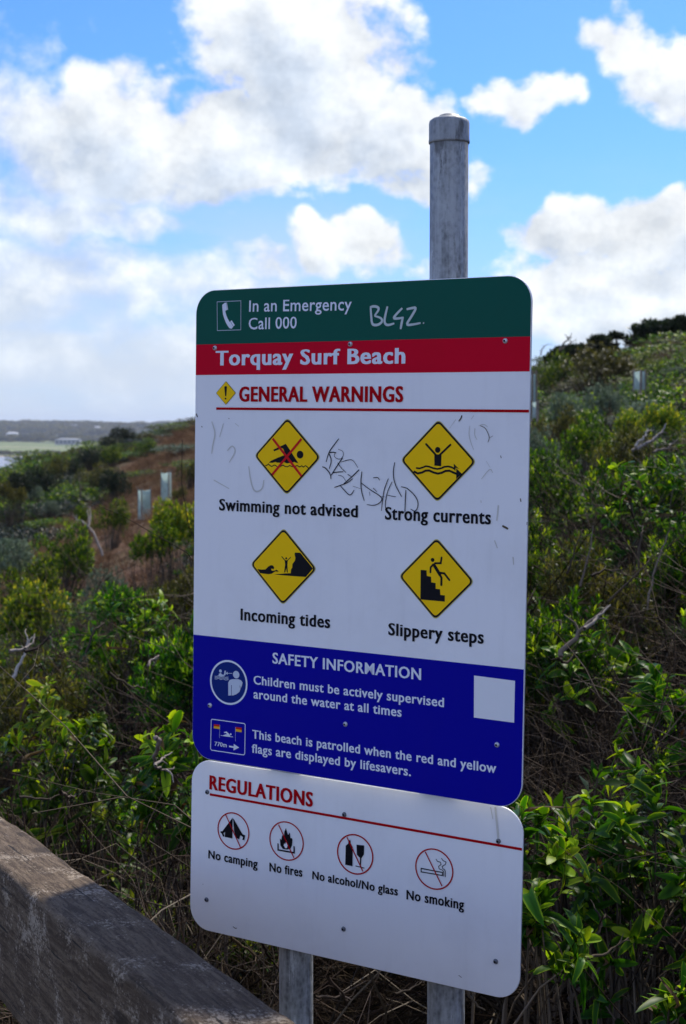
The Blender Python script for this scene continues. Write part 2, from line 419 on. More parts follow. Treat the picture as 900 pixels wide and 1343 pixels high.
def wander(start, d, L, m, rs, bend=.35, droop=0):
    p = [np.array(start, float)]; d = np.array(d, float); d /= np.linalg.norm(d)
    for i in range(m - 1):
        d = d + rs.normal(0, bend, 3) + np.array([0, 0, -droop]); d /= np.linalg.norm(d); p.append(p[-1] + d * L / (m - 1))
    return np.array(p)
def twig_mass(n, Rr, H, rs, thick=.0032, bend=.30, side=3, flat=.5, segs=7):
    paths, rad, tt = [], [], []
    for i in range(n):
        a = rs.uniform(0, 6.28); q = math.sqrt(rs.uniform(0, 1)) * Rr
        s = np.array([q * math.cos(a), q * math.sin(a), rs.uniform(-.05, H * .5)])
        d = rs.normal(0, 1, 3); d[2] = abs(d[2]) * flat + .15
        L = H * rs.uniform(.6, 1.5)
        p = wander(s, d, L, segs, rs, bend, .02); t0 = rs.uniform(0, 1); th = thick * rs.uniform(.5, 1.5)
        paths.append(p); rad.append(th); tt.append(t0)
        for j in range(side):
            k = rs.randint(1, segs - 1); dd = p[k] - p[k - 1]; dd = dd / np.linalg.norm(dd) + rs.normal(0, .7, 3)
            paths.append(wander(p[k], dd, L * rs.uniform(.2, .5), 4, rs, bend)); rad.append(th * .55); tt.append(np.clip(t0 + rs.normal(0, .1), 0, 1))
    return tubes(paths, rad, 3, tt)

def shrub_meshes(name, Rr, H, ntips, nleaf, llen, seed, w=.15, kind='lo', lobes=7, spread=(.35, 1.25)):
    rs = np.random.RandomState(seed)
    tips, axes = lobed_tips(ntips, Rr, H, rs, lobes)
    pos, rot, scl, tint = rosettes(tips, axes, nleaf, llen, rs, spread)
    V, F, T_ = batch(leaf_template(kind, .3, .2, w), pos, rot, scl, tint)
    fo = mesh_from(name + '_foliage', V, [F], T_)
    k = min(ntips, 70); ps = stem_paths(tips[:k], axes[:k], rs, .25)
    V, F, T_ = tubes(ps, [.010 * Rr + .004] * k, 3, rs.uniform(0, 1, k))
    st = mesh_from(name + '_stems', V, [F], T_)
    return fo, st

# ---------------------------------------------------------------- ground
def snoise(x, y, s=0):
    v = 0.0
    for i, (fx, fy, a) in enumerate(((.9, .5, 1), (-.4, 1.1, .8), (1.7, -1.3, .45), (2.6, 2.1, .3))):
        v = v + a * np.sin(fx * x + fy * y + i * 1.7 + s)
    return v / 2.5
def ground_z(x, y):
    x = np.asarray(x, float); y = np.asarray(y, float)
    yy = np.clip(y, 0, 120)
    k = np.clip((yy - 8) / 14, 0, 1); c = -.28 + .022 * yy + .34 * k
    xs = np.where(x > 6, 6 + 14 * (1 - np.exp(-(x - 6) / 14)), x)
    c = c + np.clip((yy - 42) / 40, 0, 1) * 1.9 * np.clip((3 - x) / 8, 0, 1) - np.clip((yy - 28) / 40, 0, 1) * .9 * np.clip((x - 1) / 4, 0, 1)
    h = c + .30 * xs + .10 * snoise(x * .9, y * .7) * np.clip(yy / 12, .1, 1) + .35 * snoise(x * .16, y * .12, 2) * np.clip((yy - 15) / 30, 0, 1)
    h = h - np.clip((y - 105) / 45, 0, 60) ** 2 * 2.0
    h = h - np.clip((-20 - x) / 30, 0, 60) ** 2 * 4.0
    h = np.where(y < 0, h + np.clip(-y, 0, 30) * .02, h)
    r = np.hypot(x, y); 
    land = np.clip((y - 1285) / 40, 0, 1) + 0 * x
    low = -26.5 + 2.3 * land + np.clip((y - 1400) / 900, 0, 1) * 4.0
    ridge = np.exp(-((y - 3700 - .25 * x) / 700) ** 2) * (22 + 7 * snoise(x * .0035, y * .002) + 4 * snoise(x * .011, y * .004, 3))
    ridge2 = np.exp(-((y - 2700 + .2 * x) / 260) ** 2) * (9 + 6 * snoise(x * .006, y * .003, 5))
    low = low + ridge + np.clip(ridge2, 0, 99)
    return np.maximum(h, low)
def gz(x, y): return float(ground_z(x, y))
def build_ground():
    rings = np.concatenate([[0.0], np.geomspace(.4, 9000, 230)]); na = 300
    # denser angles in front of the camera
    u = np.linspace(-1, 1, na, endpoint=False); th = math.pi * (.18 * u + .82 * u ** 3)
    Rg, A = np.meshgrid(rings[1:], th, indexing='ij')
    X = Rg * np.sin(A); Y = Rg * np.cos(A); Z = ground_z(X, Y)
    V = np.concatenate([[[0, 0, gz(0, 0)]], np.stack([X, Y, Z], -1).reshape(-1, 3)])
    i = np.arange(len(rings) - 2)[:, None]; j = np.arange(na)[None]; j2 = (j + 1) % na
    Q = np.stack([1 + i * na + j, 1 + (i + 1) * na + j, 1 + (i + 1) * na + j2, 1 + i * na + j2], -1).reshape(-1, 4)[:, ::-1]
    jj = np.arange(na); Tt = np.stack([np.zeros(na, int), 1 + jj, 1 + (jj + 1) % na], -1)[:, ::-1]
    me = mesh_from('ground', V, [Q, Tt], None, True)
    m, T, b = mat('hillside_earth')
    p = T.n('ShaderNodeNewGeometry').outputs['Position']; px_, py_, pz_ = T.sep(p)
    n1 = T.noise(p, 1.1, 8, .65); n2 = T.noise(p, 14, 6, .7); n3 = T.noise(p, .22, 5, .6)
    soil = T.mix(T.ss(n1, .35, .65), (.085, .045, .026, 1), (.20, .105, .060, 1))
    soil = T.mix(T.m('MULTIPLY', T.ss(n2, .4, .7), .6), soil, (.045, .034, .026, 1))
    scrub = T.mix(T.ss(n2, .4, .6), (.035, .050, .018, 1), (.09, .095, .035, 1))
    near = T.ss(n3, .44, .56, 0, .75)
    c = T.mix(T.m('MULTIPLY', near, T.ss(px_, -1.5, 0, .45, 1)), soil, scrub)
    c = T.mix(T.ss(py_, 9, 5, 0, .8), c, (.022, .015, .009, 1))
    # lowland: sand, paddock, scrub
    fn = T.noise(p, .004, 5, .6); fn2 = T.noise(p, .02, 6, .65)
    field = T.mix(T.ss(fn2, .35, .65), (.15, .20, .085, 1), (.21, .235, .11, 1))
    bush = T.mix(T.ss(fn2, .4, .6), (.045, .065, .04, 1), (.10, .12, .07, 1))
    far = T.mix(T.ss(fn, .40, .50), field, bush)
    isfar = T.ss(py_, 2150, 2350); far = T.mix(isfar, field, bush)
    far = T.mix(T.ss(fn, .58, .62, 0, .8), far, bush)
    sand = T.ss(py_, 1345, 1330); far = T.mix(sand, far, (.30, .24, .17, 1))
    c = T.mix(T.ss(py_, 700, 900), c, far)
    c = T.mix(T.m('MULTIPLY', T.ss(pz_, -21, -24), T.ss(py_, 1200, 1100)), c, (.34, .27, .19, 1))
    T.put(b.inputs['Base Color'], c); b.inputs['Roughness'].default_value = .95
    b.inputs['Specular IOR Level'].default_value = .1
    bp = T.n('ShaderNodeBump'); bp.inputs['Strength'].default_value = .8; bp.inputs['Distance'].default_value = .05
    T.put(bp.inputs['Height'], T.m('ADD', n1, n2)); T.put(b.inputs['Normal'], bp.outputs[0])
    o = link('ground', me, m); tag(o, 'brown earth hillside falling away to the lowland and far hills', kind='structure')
    w = bmesh.new(); add_v = [w.verts.new(q) for q in ((-9000, -6000, -25.0), (1500, -6000, -25.0), (1500, 9000, -25.0), (-9000, 9000, -25.0))]
    w.faces.new(add_v); wm, T, b = mat('sea_water')
    b.inputs['Base Color'].default_value = (.16, .17, .17, 1); b.inputs['Roughness'].default_value = .22
    p = T.n('ShaderNodeNewGeometry').outputs['Position']
    bp = T.n('ShaderNodeBump'); bp.inputs['Strength'].default_value = .5; bp.inputs['Distance'].default_value = .3
    T.put(bp.inputs['Height'], T.noise(p, .06, 7, .65)); T.put(b.inputs['Normal'], bp.outputs[0])
    b.inputs['Base Color'].default_value = (.20, .19, .165, 1); bp.inputs['Distance'].default_value = 2.0
    o = link('sea', bm_mesh('sea', w), wm); tag(o, 'pale shallow sea below the hillside', kind='structure')
build_ground()

# ---------------------------------------------------------------- the sign
ART = [
('T', 'U', 'lettering', 'sil', 'In an Emergency', -192.7, 720.7, -0.3, 716.8, 17.7, 0.2),
('T', 'U', 'lettering', 'sil', 'Call 000', -193.1, 692.9, -100.9, 692.4, 18.0, 0.2),
('T', 'U', 'lettering', 'sil', 'Torquay Surf Beach', -258.5, 637.5, 95.6, 636.1, 23.2, 1.1),
('T', 'U', 'lettering', 'red', 'GENERAL WARNINGS', -210.9, 580.0, 93.0, 579.3, 23.7, 1.2),
('T', 'U', 'lettering', 'blk', 'Swimming not advised', -248.6, 405.9, 16.1, 405.4, 18.5, 0.9),
('T', 'U', 'lettering', 'blk', 'Strong currents', 64.2, 404.4, 242.6, 405.0, 19.0, 0.9),
('T', 'U', 'lettering', 'blk', 'Incoming tides', -203.4, 232.7, -31.5, 233.5, 18.7, 0.9),
('T', 'U', 'lettering', 'blk', 'Slippery steps', 73.1, 231.8, 234.5, 232.5, 18.4, 0.9),
('T', 'U', 'lettering', 'sil', 'SAFETY INFORMATION', -139.7, 169.4, 131.3, 169.8, 17.2, 0.75),
('T', 'U', 'lettering', 'sil', 'Children must be actively supervised', -176.2, 132.7, 170.8, 133.7, 13.7, 0.6),
('T', 'U', 'lettering', 'sil', 'around the water at all times', -175.9, 110.0, 98.7, 111.2, 13.7, 0.6),
('T', 'U', 'lettering', 'sil', 'This beach is patrolled when the red and yellow', -177.7, 45.8, 258.7, 47.7, 13.7, 0.6),
('T', 'U', 'lettering', 'sil', 'flags are displayed by lifesavers.', -178.2, 22.9, 116.5, 24.3, 13.7, 0.6),
('T', 'U', 'lettering@beach', 'sil', '770m', -253.1, 24.5, -228.3, 24.7, 6.8, 0.5),
('T', 'L', 'lettering', 'red', 'REGULATIONS', -263.1, 234.8, -61.0, 234.2, 23.3, 1.2),
('T', 'L', 'lettering', 'blk', 'No camping', -263.2, 120.7, -164.6, 119.9, 13.8, 0.9),
('T', 'L', 'lettering', 'blk', 'No fires', -141.5, 119.3, -78.5, 120.5, 14.1, 0.9),
('T', 'L', 'lettering', 'blk', 'No alcohol/No glass', -59.9, 120.5, 95.0, 120.8, 12.9, 0.9),
('T', 'L', 'lettering', 'blk', 'No smoking', 109.9, 118.2, 207.8, 119.6, 14.5, 0.9),
('D','U','swimming','yel',1,-116.3,494.6,60.9,2.2),
('P','U','swimming','blk',4,[-142.8,504.5,-118.8,514.2,-114.3,509.1,-94.4,484.6,-99.3,485.4,-102.0,486.5,-108.1,484.9,-116.1,483.9,-122.3,485.8,-127.7,484.5,-134.8,484.6,-138.4,485.7,-143.8,484.1,-151.0,484.2,-146.5,487.4,-133.2,492.5,-120.7,496.7,-121.7,502.4,-123.5,506.3,-126.2,507.4,-140.5,502.1]),
('C','U','swimming','blk',4,-91.4,497.9,6.02,0.0),
('K','U','swimming','blk',4,[-157.1,479.4,-153.7,480.4,-151.3,482.2,-149.1,480.1,-145.2,478.3,-140.2,480.7,-138.0,480.3,-134.7,478.2,-129.4,478.6,-123.2,481.1,-120.5,479.3,-115.1,478.4,-110.7,480.8,-107.2,479.2,-101.9,479.0,-96.6,481.0,-92.2,478.9,-87.8,480.8,-85.2,478.8,-80.8,481.2,-75.5,477.9],1.54,0,0),
('K','U','swimming','crs',5,[-144.0,522.0,-88.1,464.9],4.05,0,0),
('K','U','swimming','crs',6,[-88.8,522.4,-143.9,465.6],3.78,0,0),
('D','U','currents','yel',1,153.4,493.5,61.2,2.2),
('C','U','currents','blk',4,153.1,509.6,4.32,0.0),
('K','U','currents','blk',4,[133.5,517.6,150.5,501.8],3.24,0,0),
('K','U','currents','blk',4,[174.2,517.3,156.3,501.9],3.24,0,0),
('P','U','currents','blk',4,[147.5,502.5,150.5,503.1,156.3,503.0,159.7,502.3,159.3,486.0,148.0,486.5]),
('K','U','currents','blk',4,[117.9,482.3,122.9,481.8,128.3,483.4,133.7,485.4,139.1,484.8,145.5,482.9,153.0,481.8,159.4,482.9,164.7,485.1,171.0,485.9,176.3,485.0,181.2,482.9],2.66,0,0),
('P','U','currents','blk',4,[180.2,490.2,189.2,482.7,183.7,484.4,183.0,478.9,180.8,482.1]),
('K','U','currents','blk',4,[114.3,476.8,119.8,474.3,127.4,476.0,133.1,478.7,139.2,479.2,146.7,476.5,154.2,475.0,160.6,476.4,166.9,479.2,173.3,479.7,179.6,477.3,185.1,475.6],3.23,0,0),
('P','U','currents','blk',4,[184.6,483.3,194.0,476.0,184.7,467.9]),
('D','U','tides','yel',1,-121.2,322.7,61.2,2.2),
('P','U','tides','blk',4,[-171.0,315.8,-162.4,315.5,-155.0,316.4,-149.3,321.4,-144.4,323.7,-140.3,323.2,-138.1,320.0,-139.7,317.3,-142.7,318.4,-144.3,317.4,-142.6,315.1,-137.7,315.4,-133.6,317.2,-129.2,314.6,-132.0,314.2,-136.0,314.2,-143.4,310.0,-149.1,309.1,-165.6,309.7]),
('C','U','tides','blk',4,-115.3,336.0,1.68,0.0),
('K','U','tides','blk',4,[-123.7,338.2,-117.6,332.5],1.54,0,0),
('K','U','tides','blk',4,[-107.1,338.0,-113.0,332.5],1.43,0,0),
('P','U','tides','blk',4,[-118.4,333.1,-112.2,333.1,-112.9,326.2,-112.0,314.0,-113.7,313.9,-115.1,320.7,-117.0,313.7,-119.1,313.9,-117.3,325.9]),
('P','U','tides','blk',4,[-99.2,345.8,-88.8,346.3,-64.5,323.1,-77.8,309.2,-108.3,309.0,-138.4,309.4,-118.1,312.2,-106.4,313.3,-106.0,319.3,-103.7,322.1,-103.4,327.8,-99.0,332.9,-97.8,337.6,-99.5,342.8]),
('D','U','steps','yel',1,153.6,320.9,61.2,2.2),
('P','U','steps','blk',4,[127.7,332.7,137.7,332.5,138.2,324.3,145.5,323.6,146.0,315.4,153.4,314.8,153.7,306.5,161.1,306.2,161.6,298.0,169.3,297.8,169.3,288.6,128.0,288.9]),
('C','U','steps','blk',4,147.6,348.4,3.0,0.0),
('K','U','steps','blk',4,[150.8,340.3,160.1,327.8],5.04,0,0),
('K','U','steps','blk',4,[149.1,342.0,144.5,337.3,144.3,330.1],3.0,0,0),
('K','U','steps','blk',4,[151.6,343.7,161.5,344.5,162.7,352.7],3.0,0,0),
('K','U','steps','blk',4,[159.8,328.1,163.0,323.2,163.0,312.8],3.6,0,0),
('K','U','steps','blk',4,[160.4,330.2,167.6,329.9,176.3,320.8],3.15,0,0),
('D','U','caution','yel',1,-237.2,593.2,19.6,0.7),
('P','U','caution','blk',4,[-240.2,602.7,-239.0,604.0,-235.8,604.0,-234.7,602.7,-236.0,588.1,-238.4,588.1]),
('C','U','caution','blk',4,-237.4,584.4,1.6,0.0),
('K','U','phone','sil2',2,[-256.6,738.2,-209.1,738.3,-208.7,692.6,-255.6,692.6],0.8,1,0),
('P','U','phone','sil',2,[-246.3,733.0,-241.4,736.1,-237.0,736.5,-234.4,724.9,-238.9,724.1,-239.8,722.2,-237.7,716.2,-235.2,711.3,-231.1,705.5,-227.1,708.3,-220.7,700.4,-227.3,694.7,-231.4,695.9,-234.9,699.5,-238.6,704.9,-242.0,711.5,-244.5,718.0,-245.8,726.9]),
('K','U','phone','grn',3,[-237.8,736.2,-236.0,724.6],0.56,0,0),
('K','U','phone','grn',3,[-229.9,706.8,-223.1,698.1],0.56,0,0),
('C','U','supervise','ibl',2,-225.9,130.1,32.64,0.0),
('C','U','supervise','sil',3,-225.9,130.1,36.04,3.06),
('C','U','supervise','sil2',4,-242.5,147.0,2.56,0.0),
('C','U','supervise','sil2',4,-210.7,144.2,6.08,0.0),
('P','U','supervise','sil2',4,[-245.8,142.1,-242.1,143.9,-238.6,141.6,-235.3,141.6,-234.1,148.2,-231.4,148.6,-232.0,141.8,-236.9,138.5,-246.0,138.4]),
('K','U','supervise','sil2',4,[-254.2,137.5,-250.3,137.5,-246.2,139.2,-242.0,137.3,-236.9,139.2,-232.3,137.6,-226.2,138.9],0.85,0,0),
('K','U','supervise','sil2',4,[-254.2,135.3,-250.3,135.4,-246.1,137.1,-242.0,135.2,-236.9,137.0,-232.3,135.5,-226.1,136.8],0.8,0,0),
('K','U','supervise','sil2',4,[-254.2,133.2,-250.2,133.2,-246.1,135.0,-242.0,133.1,-236.8,134.9,-232.3,133.4,-226.1,134.6],0.85,0,0),
('K','U','supervise','sil2',4,[-229.7,144.5,-218.5,145.6],0.85,0,0),
('P','U','supervise','sil2',4,[-232.0,144.4,-227.9,147.3,-227.9,142.0]),
('P','U','supervise','sil2',4,[-226.5,130.0,-223.5,134.4,-218.4,136.2,-206.1,137.3,-201.0,136.2,-197.7,132.9,-198.9,127.9,-201.9,121.9,-203.8,117.2,-209.9,112.8,-216.0,110.2,-226.2,109.0]),
('K','U','supervise','ibl',5,[-219.9,126.6,-219.7,109.7],1.02,0,0),
('K','U','supervise','ibl',5,[-203.2,127.4,-201.9,123.0],0.8,0,0),
('K','U','beach','sil',2,[-258.8,66.9,-194.1,67.3,-192.0,65.6,-192.2,19.1,-194.4,16.7,-259.3,16.3,-261.4,18.3,-260.7,64.9],1.28,1,0),
('P','U','beach','frd',3,[-255.0,59.4,-243.2,59.6,-243.1,56.3,-255.2,56.1]),
('P','U','beach','fyl',3,[-255.2,56.1,-243.1,56.3,-243.1,52.5,-255.1,52.6]),
('P','U','beach','frd',3,[-210.9,59.8,-198.4,60.1,-198.6,56.4,-210.8,56.5]),
('P','U','beach','fyl',3,[-210.8,56.5,-198.6,56.4,-198.8,52.7,-210.8,52.7]),
('K','U','beach','sil2',3,[-242.7,59.7,-243.3,38.1],0.51,0,0),
('K','U','beach','sil2',3,[-211.3,59.7,-211.0,36.4],0.48,0,0),
('P','U','beach','sil',3,[-238.2,42.4,-232.6,44.8,-227.9,46.6,-230.8,48.0,-233.7,47.4,-234.3,48.9,-229.2,50.5,-223.0,46.5,-220.9,43.5,-221.7,42.5]),
('C','U','beach','sil',3,-220.5,47.0,1.53,0.0),
('K','U','beach','sil',3,[-240.7,42.7,-228.5,42.5,-215.8,43.1],0.8,0,0),
('P','U','beach','sil',3,[-223.6,28.3,-214.4,28.1,-214.2,32.2,-203.5,27.5,-214.7,21.5,-214.5,25.6,-223.6,25.7]),
('P','U','label','wht',2,[219.7,185.0,285.7,183.9,285.6,123.8,220.6,124.0]),
('K','U','underline','red',2,[-256.4,568.4,299.4,566.6],3.87,0,0),
('K','L','underline','red',2,[-262.0,226.0,299.1,223.9],3.91,0,0),
('C','L','camp','red',2,-213.6,172.9,30.4,2.09),
('K','L','camp','red',5,[-228.8,197.0,-198.3,148.2],1.9,0,0),
('P','L','camp','blk',3,[-215.2,194.6,-215.3,160.3,-230.5,160.7,-230.0,168.9,-233.0,166.5,-231.0,161.7,-233.9,160.3,-236.8,165.5,-239.5,166.7,-239.0,168.7,-235.5,169.2]),
('P','L','camp','blk',3,[-214.3,194.1,-195.2,170.5,-189.8,169.4,-190.4,166.1,-191.5,161.3,-195.5,161.4,-194.2,165.9,-199.4,168.5,-201.6,161.2,-207.8,162.6,-212.2,173.7]),
('C','L','fire','red',2,-109.9,172.6,31.35,2.09),
('K','L','fire','red',5,[-125.1,196.6,-94.8,148.1],1.9,0,0),
('P','L','fire','blk',3,[-111.0,193.3,-108.3,185.2,-106.5,182.8,-103.6,187.4,-102.1,178.5,-99.9,178.9,-98.2,176.9,-99.0,167.3,-101.8,161.6,-108.5,159.2,-116.4,158.9,-121.1,163.8,-122.4,175.0,-119.7,173.0,-118.0,181.0,-114.6,179.1,-113.8,187.3]),
('P','L','fire','pnl',4,[-112.1,166.8,-109.2,173.3,-106.9,167.0,-108.3,161.7,-111.5,160.8,-114.7,164.8,-113.5,168.8]),
('K','L','fire','blk',3,[-125.7,165.4,-125.5,155.9,-94.7,156.3,-95.1,165.7],2.47,0,0),
('C','L','glass','red',2,17.7,171.7,31.44,2.28),
('K','L','glass','red',5,[2.8,196.2,32.5,147.8],1.92,0,0),
('P','L','glass','blk',3,[5.1,192.2,9.0,192.1,9.6,187.3,13.3,182.6,13.4,152.5,0.4,152.8,0.6,182.5,5.2,186.6]),
('P','L','glass','blk',3,[20.1,187.2,33.8,188.0,33.6,174.0,29.3,167.7,28.5,154.3,26.6,154.0,26.8,167.5,21.0,171.8]),
('K','L','glass','blk',4,[19.7,154.0,28.0,153.5,34.6,153.2],1.38,0,0),
('C','L','smoke','red',2,156.2,171.6,31.05,2.18),
('K','L','smoke','red',5,[140.8,195.3,170.4,148.3],1.84,0,0),
('K','L','smoke','blk',3,[134.2,169.1,170.4,168.9,170.5,164.4,134.3,163.8],1.61,1,0),
('K','L','smoke','blk',3,[172.5,170.2,172.6,163.3],0.92,0,0),
('K','L','smoke','blk',3,[175.0,171.5,175.2,163.1],1.15,0,0),
('K','L','smoke','blk',3,[159.2,187.0,161.8,184.0,166.5,183.8,167.8,180.4,163.6,176.9,164.7,173.5,170.6,172.4,172.5,169.7],1.15,0,0),
('K','L','smoke','blk',3,[168.4,189.7,171.0,186.9,176.2,185.4,174.8,181.5,169.7,178.0,170.8,174.9,174.4,173.2,175.0,170.6],1.15,0,0),
('K','U','scribble','ink',5,[-20.0,523.5,-30.3,512.2,-38.3,502.3,-42.7,487.7],0.76,0,1),
('K','U','scribble','ink',5,[-38.3,501.9,-32.3,490.8,-36.7,477.2],0.76,0,1),
('K','U','scribble','ink',5,[-38.3,501.9,-31.3,502.9,-24.3,502.2],0.76,0,1),
('K','U','scribble','ink',5,[-49.6,480.2,-43.8,478.9,-34.2,469.5,-33.4,461.7],0.8,0,1),
('K','U','scribble','ink',5,[-12.6,494.7,-21.7,483.3,-33.1,467.6],0.76,0,1),
('K','U','scribble','ink',5,[-21.7,487.2,-14.7,478.7,-6.0,472.5],0.76,0,1),
('K','U','scribble','ink',5,[-14.8,488.3,-4.5,491.4,5.8,492.6,15.2,480.4],0.76,0,1),
('K','U','scribble','ink',5,[17.5,477.5,4.0,465.7,-10.8,454.7],0.76,0,1),
('K','U','scribble','ink',5,[-16.5,452.6,-7.2,444.2,2.2,436.8,8.9,446.6],0.8,0,1),
('K','U','scribble','ink',5,[-26.9,449.3,-16.5,452.6,-2.8,457.2,6.3,463.8],0.76,0,1),
('K','U','scribble','ink',5,[-30.8,471.5,-21.5,472.9,-11.1,473.6],0.76,0,1),
('K','U','scribble','ink',5,[-20.3,467.9,-12.2,467.2,-6.3,459.6],0.76,0,1),
('K','U','scribble','ink',5,[22.5,474.8,20.5,459.4,22.2,444.2,27.4,430.9],0.76,0,1),
('K','U','scribble','ink',5,[6.5,452.3,20.3,448.9],0.76,0,1),
('K','U','scribble','ink',5,[-3.0,469.9,5.1,465.7],0.76,0,1),
('K','U','scribble','ink',5,[20.1,458.5,36.1,448.4,58.8,437.8,57.8,430.1,45.6,424.0,32.0,425.4],0.8,0,1),
('K','U','scribble','ink',5,[42.6,465.8,51.6,467.0,53.9,462.3],0.76,0,1),
('K','U','scribble','ink',5,[42.9,450.6,49.7,445.1],0.8,0,1),
('K','U','scribble','ink',5,[36.2,444.6,37.4,438.9],0.76,0,1),
('K','U','scribble','ink',5,[69.5,465.6,65.2,456.0,62.0,447.4,60.0,434.0,58.0,416.8],0.76,0,1),
('K','U','scribble','ink',5,[76.2,461.0,67.6,445.6,63.5,422.7,70.3,415.4],0.72,0,1),
('K','U','scribble','ink',5,[54.3,438.6,64.4,437.9],0.76,0,1),
('K','U','scribble','ink',5,[67.7,440.9,76.6,439.3,83.2,439.0],0.76,0,1),
('K','U','scribble','ink',5,[80.1,489.8,77.1,474.3,80.7,457.4,93.2,438.9],0.72,0,1),
('K','U','scribble','ink',5,[100.2,449.5,99.4,435.4,99.1,416.5],0.76,0,1),
('K','U','scribble','ink',5,[91.8,454.0,102.8,452.4,118.3,439.8,122.4,428.7,117.6,417.3,108.8,421.6],0.76,0,1),
('K','U','scribble','ink',5,[-20.9,507.5,-11.6,504.8,-10.8,498.0,-17.2,491.5,-26.5,494.4,-28.4,499.6,-24.3,502.6],0.49,0,1),
('K','U','tag','tagc',4,[33.7,720.9,34.9,707.9,36.5,694.8,42.7,693.2,49.6,694.4,54.9,698.6,52.8,703.9,40.8,707.1],2.32,0,1),
('K','U','tag','tagc',4,[32.6,720.1,38.8,721.6,45.7,720.5,49.2,717.0,40.8,707.1],2.32,0,1),
('K','U','tag','tagc',4,[63.4,720.5,59.6,707.1,58.0,697.1,63.2,692.1,75.7,695.2],2.32,0,1),
('K','U','tag','tagc',4,[89.1,717.1,79.8,709.4,73.2,702.4,81.7,701.9,91.7,703.3],2.24,0,1),
('K','U','tag','tagc',4,[90.1,702.8,88.2,694.8,86.7,686.3],2.32,0,1),
('K','U','tag','tagc',4,[96.5,715.2,104.8,716.6,113.8,717.5,105.1,704.4,95.3,691.8,108.6,692.6,120.8,694.5],2.32,0,1),
('K','U','tag','tagc',4,[124.8,694.4,126.8,694.1],2.24,0,1),
('K','U','scuff','drt',3,[192.1,560.1,191.1,556.1,187.0,551.5],1.98,0,1),
('K','U','scuff','drt',3,[222.5,545.4,230.3,542.7,235.0,535.5,237.8,528.3,235.3,521.9],1.08,0,1),
('K','U','scuff','drt',3,[237.8,528.3,243.2,531.1],0.72,0,1),
('K','U','scuff','drt',3,[256.0,503.3,257.3,499.7],1.62,0,1),
('K','U','scuff','dpl',2,[205.5,545.2,203.7,532.4,208.1,519.7,212.4,510.7],1.08,0,1),
('K','U','scuff','dpl',2,[213.9,541.7,213.0,532.6,217.3,525.3],1.33,0,1),
('K','U','scuff','dpl',2,[211.4,559.9,207.4,554.4],1.33,0,1),
('K','U','scuff','dpl',2,[243.9,478.6,239.7,485.8,225.7,469.0],1.26,0,1),
('K','U','scuff','dpl',2,[233.4,494.7,239.7,485.8],1.08,0,1),
('K','U','scuff','dpl',2,[182.3,554.2,172.1,541.2],1.08,0,1),
('K','U','scuff','dpl',2,[220.0,545.4,228.2,548.2,234.4,543.7],1.08,0,1),
('K','U','scuff','drt',3,[260.7,403.6,267.0,401.1,270.1,399.3],3.08,0,1),
('K','U','scuff','drt',3,[288.6,443.4,289.6,438.8],2.43,0,1),
('K','U','scuff','drt',3,[300.0,410.9,299.5,406.7],1.4,0,1),
('K','U','scuff','dpl',2,[278.7,360.1,279.9,349.1],2.52,0,1),
('K','U','scuff','dpl',2,[253.9,432.5,251.8,410.2],3.36,0,1),
('K','U','scuff','dpl',2,[225.5,438.4,226.2,434.8],1.96,0,1),
('K','U','scuff','dpl',2,[248.7,382.1,253.6,371.2],2.16,0,1),
('K','U','scuff','drt',3,[-297.4,560.0,-294.1,554.4],2.79,0,1),
('K','U','scuff','drt',3,[-285.9,540.0,-284.3,538.1],2.17,0,1),
('K','U','scuff','drt',3,[-230.8,553.2,-230.0,552.0],1.86,0,1),
('K','U','scuff','dpl',2,[-265.3,547.7,-257.2,529.0,-262.9,510.2,-264.7,496.1],2.48,0,1),
('K','U','scuff','dpl',2,[-241.6,544.8,-249.2,522.9],2.17,0,1),
('K','U','scuff','dpl',2,[-233.2,501.4,-223.6,510.9,-215.7,501.7,-229.1,482.9],2.17,0,1),
('K','U','scuff','dpl',2,[-190.3,477.6,-186.1,453.0,-178.3,436.4,-163.1,441.5,-160.3,456.9],2.48,0,1),
('K','U','scuff','dpl',2,[-260.2,454.0,-228.6,440.9],2.48,0,1),
('K','U','scuff','dpl',2,[-218.2,545.0,-210.4,540.4],1.55,0,1),
('K','L','scuff','drt',3,[-211.4,16.7,-206.7,14.4,-203.6,15.6],1.28,0,1),
('K','L','scuff','drt',3,[-273.6,76.1,-272.8,75.2],1.32,0,1),
('K','L','scuff','dpl',3,[254.8,279.3,259.3,245.3,260.9,232.1],3.33,0,1),
('K','L','scuff','dpl',3,[247.4,278.2,251.6,260.9],2.22,0,1),
('K','L','scuff','drt',3,[201.1,20.0,206.2,17.6],1.37,0,1)]
BOLTS = {'U':[(-260.2,665.0),(-1.9,666.0),(259.9,665.5),(-263.6,89.0),(-1.4,88.5),(258.9,88.8)],'L':[(-267.4,229.0),(-3.2,230.4),(261.0,229.9),(-265.8,51.2),(-0.8,51.8),(261.1,52.5)]}

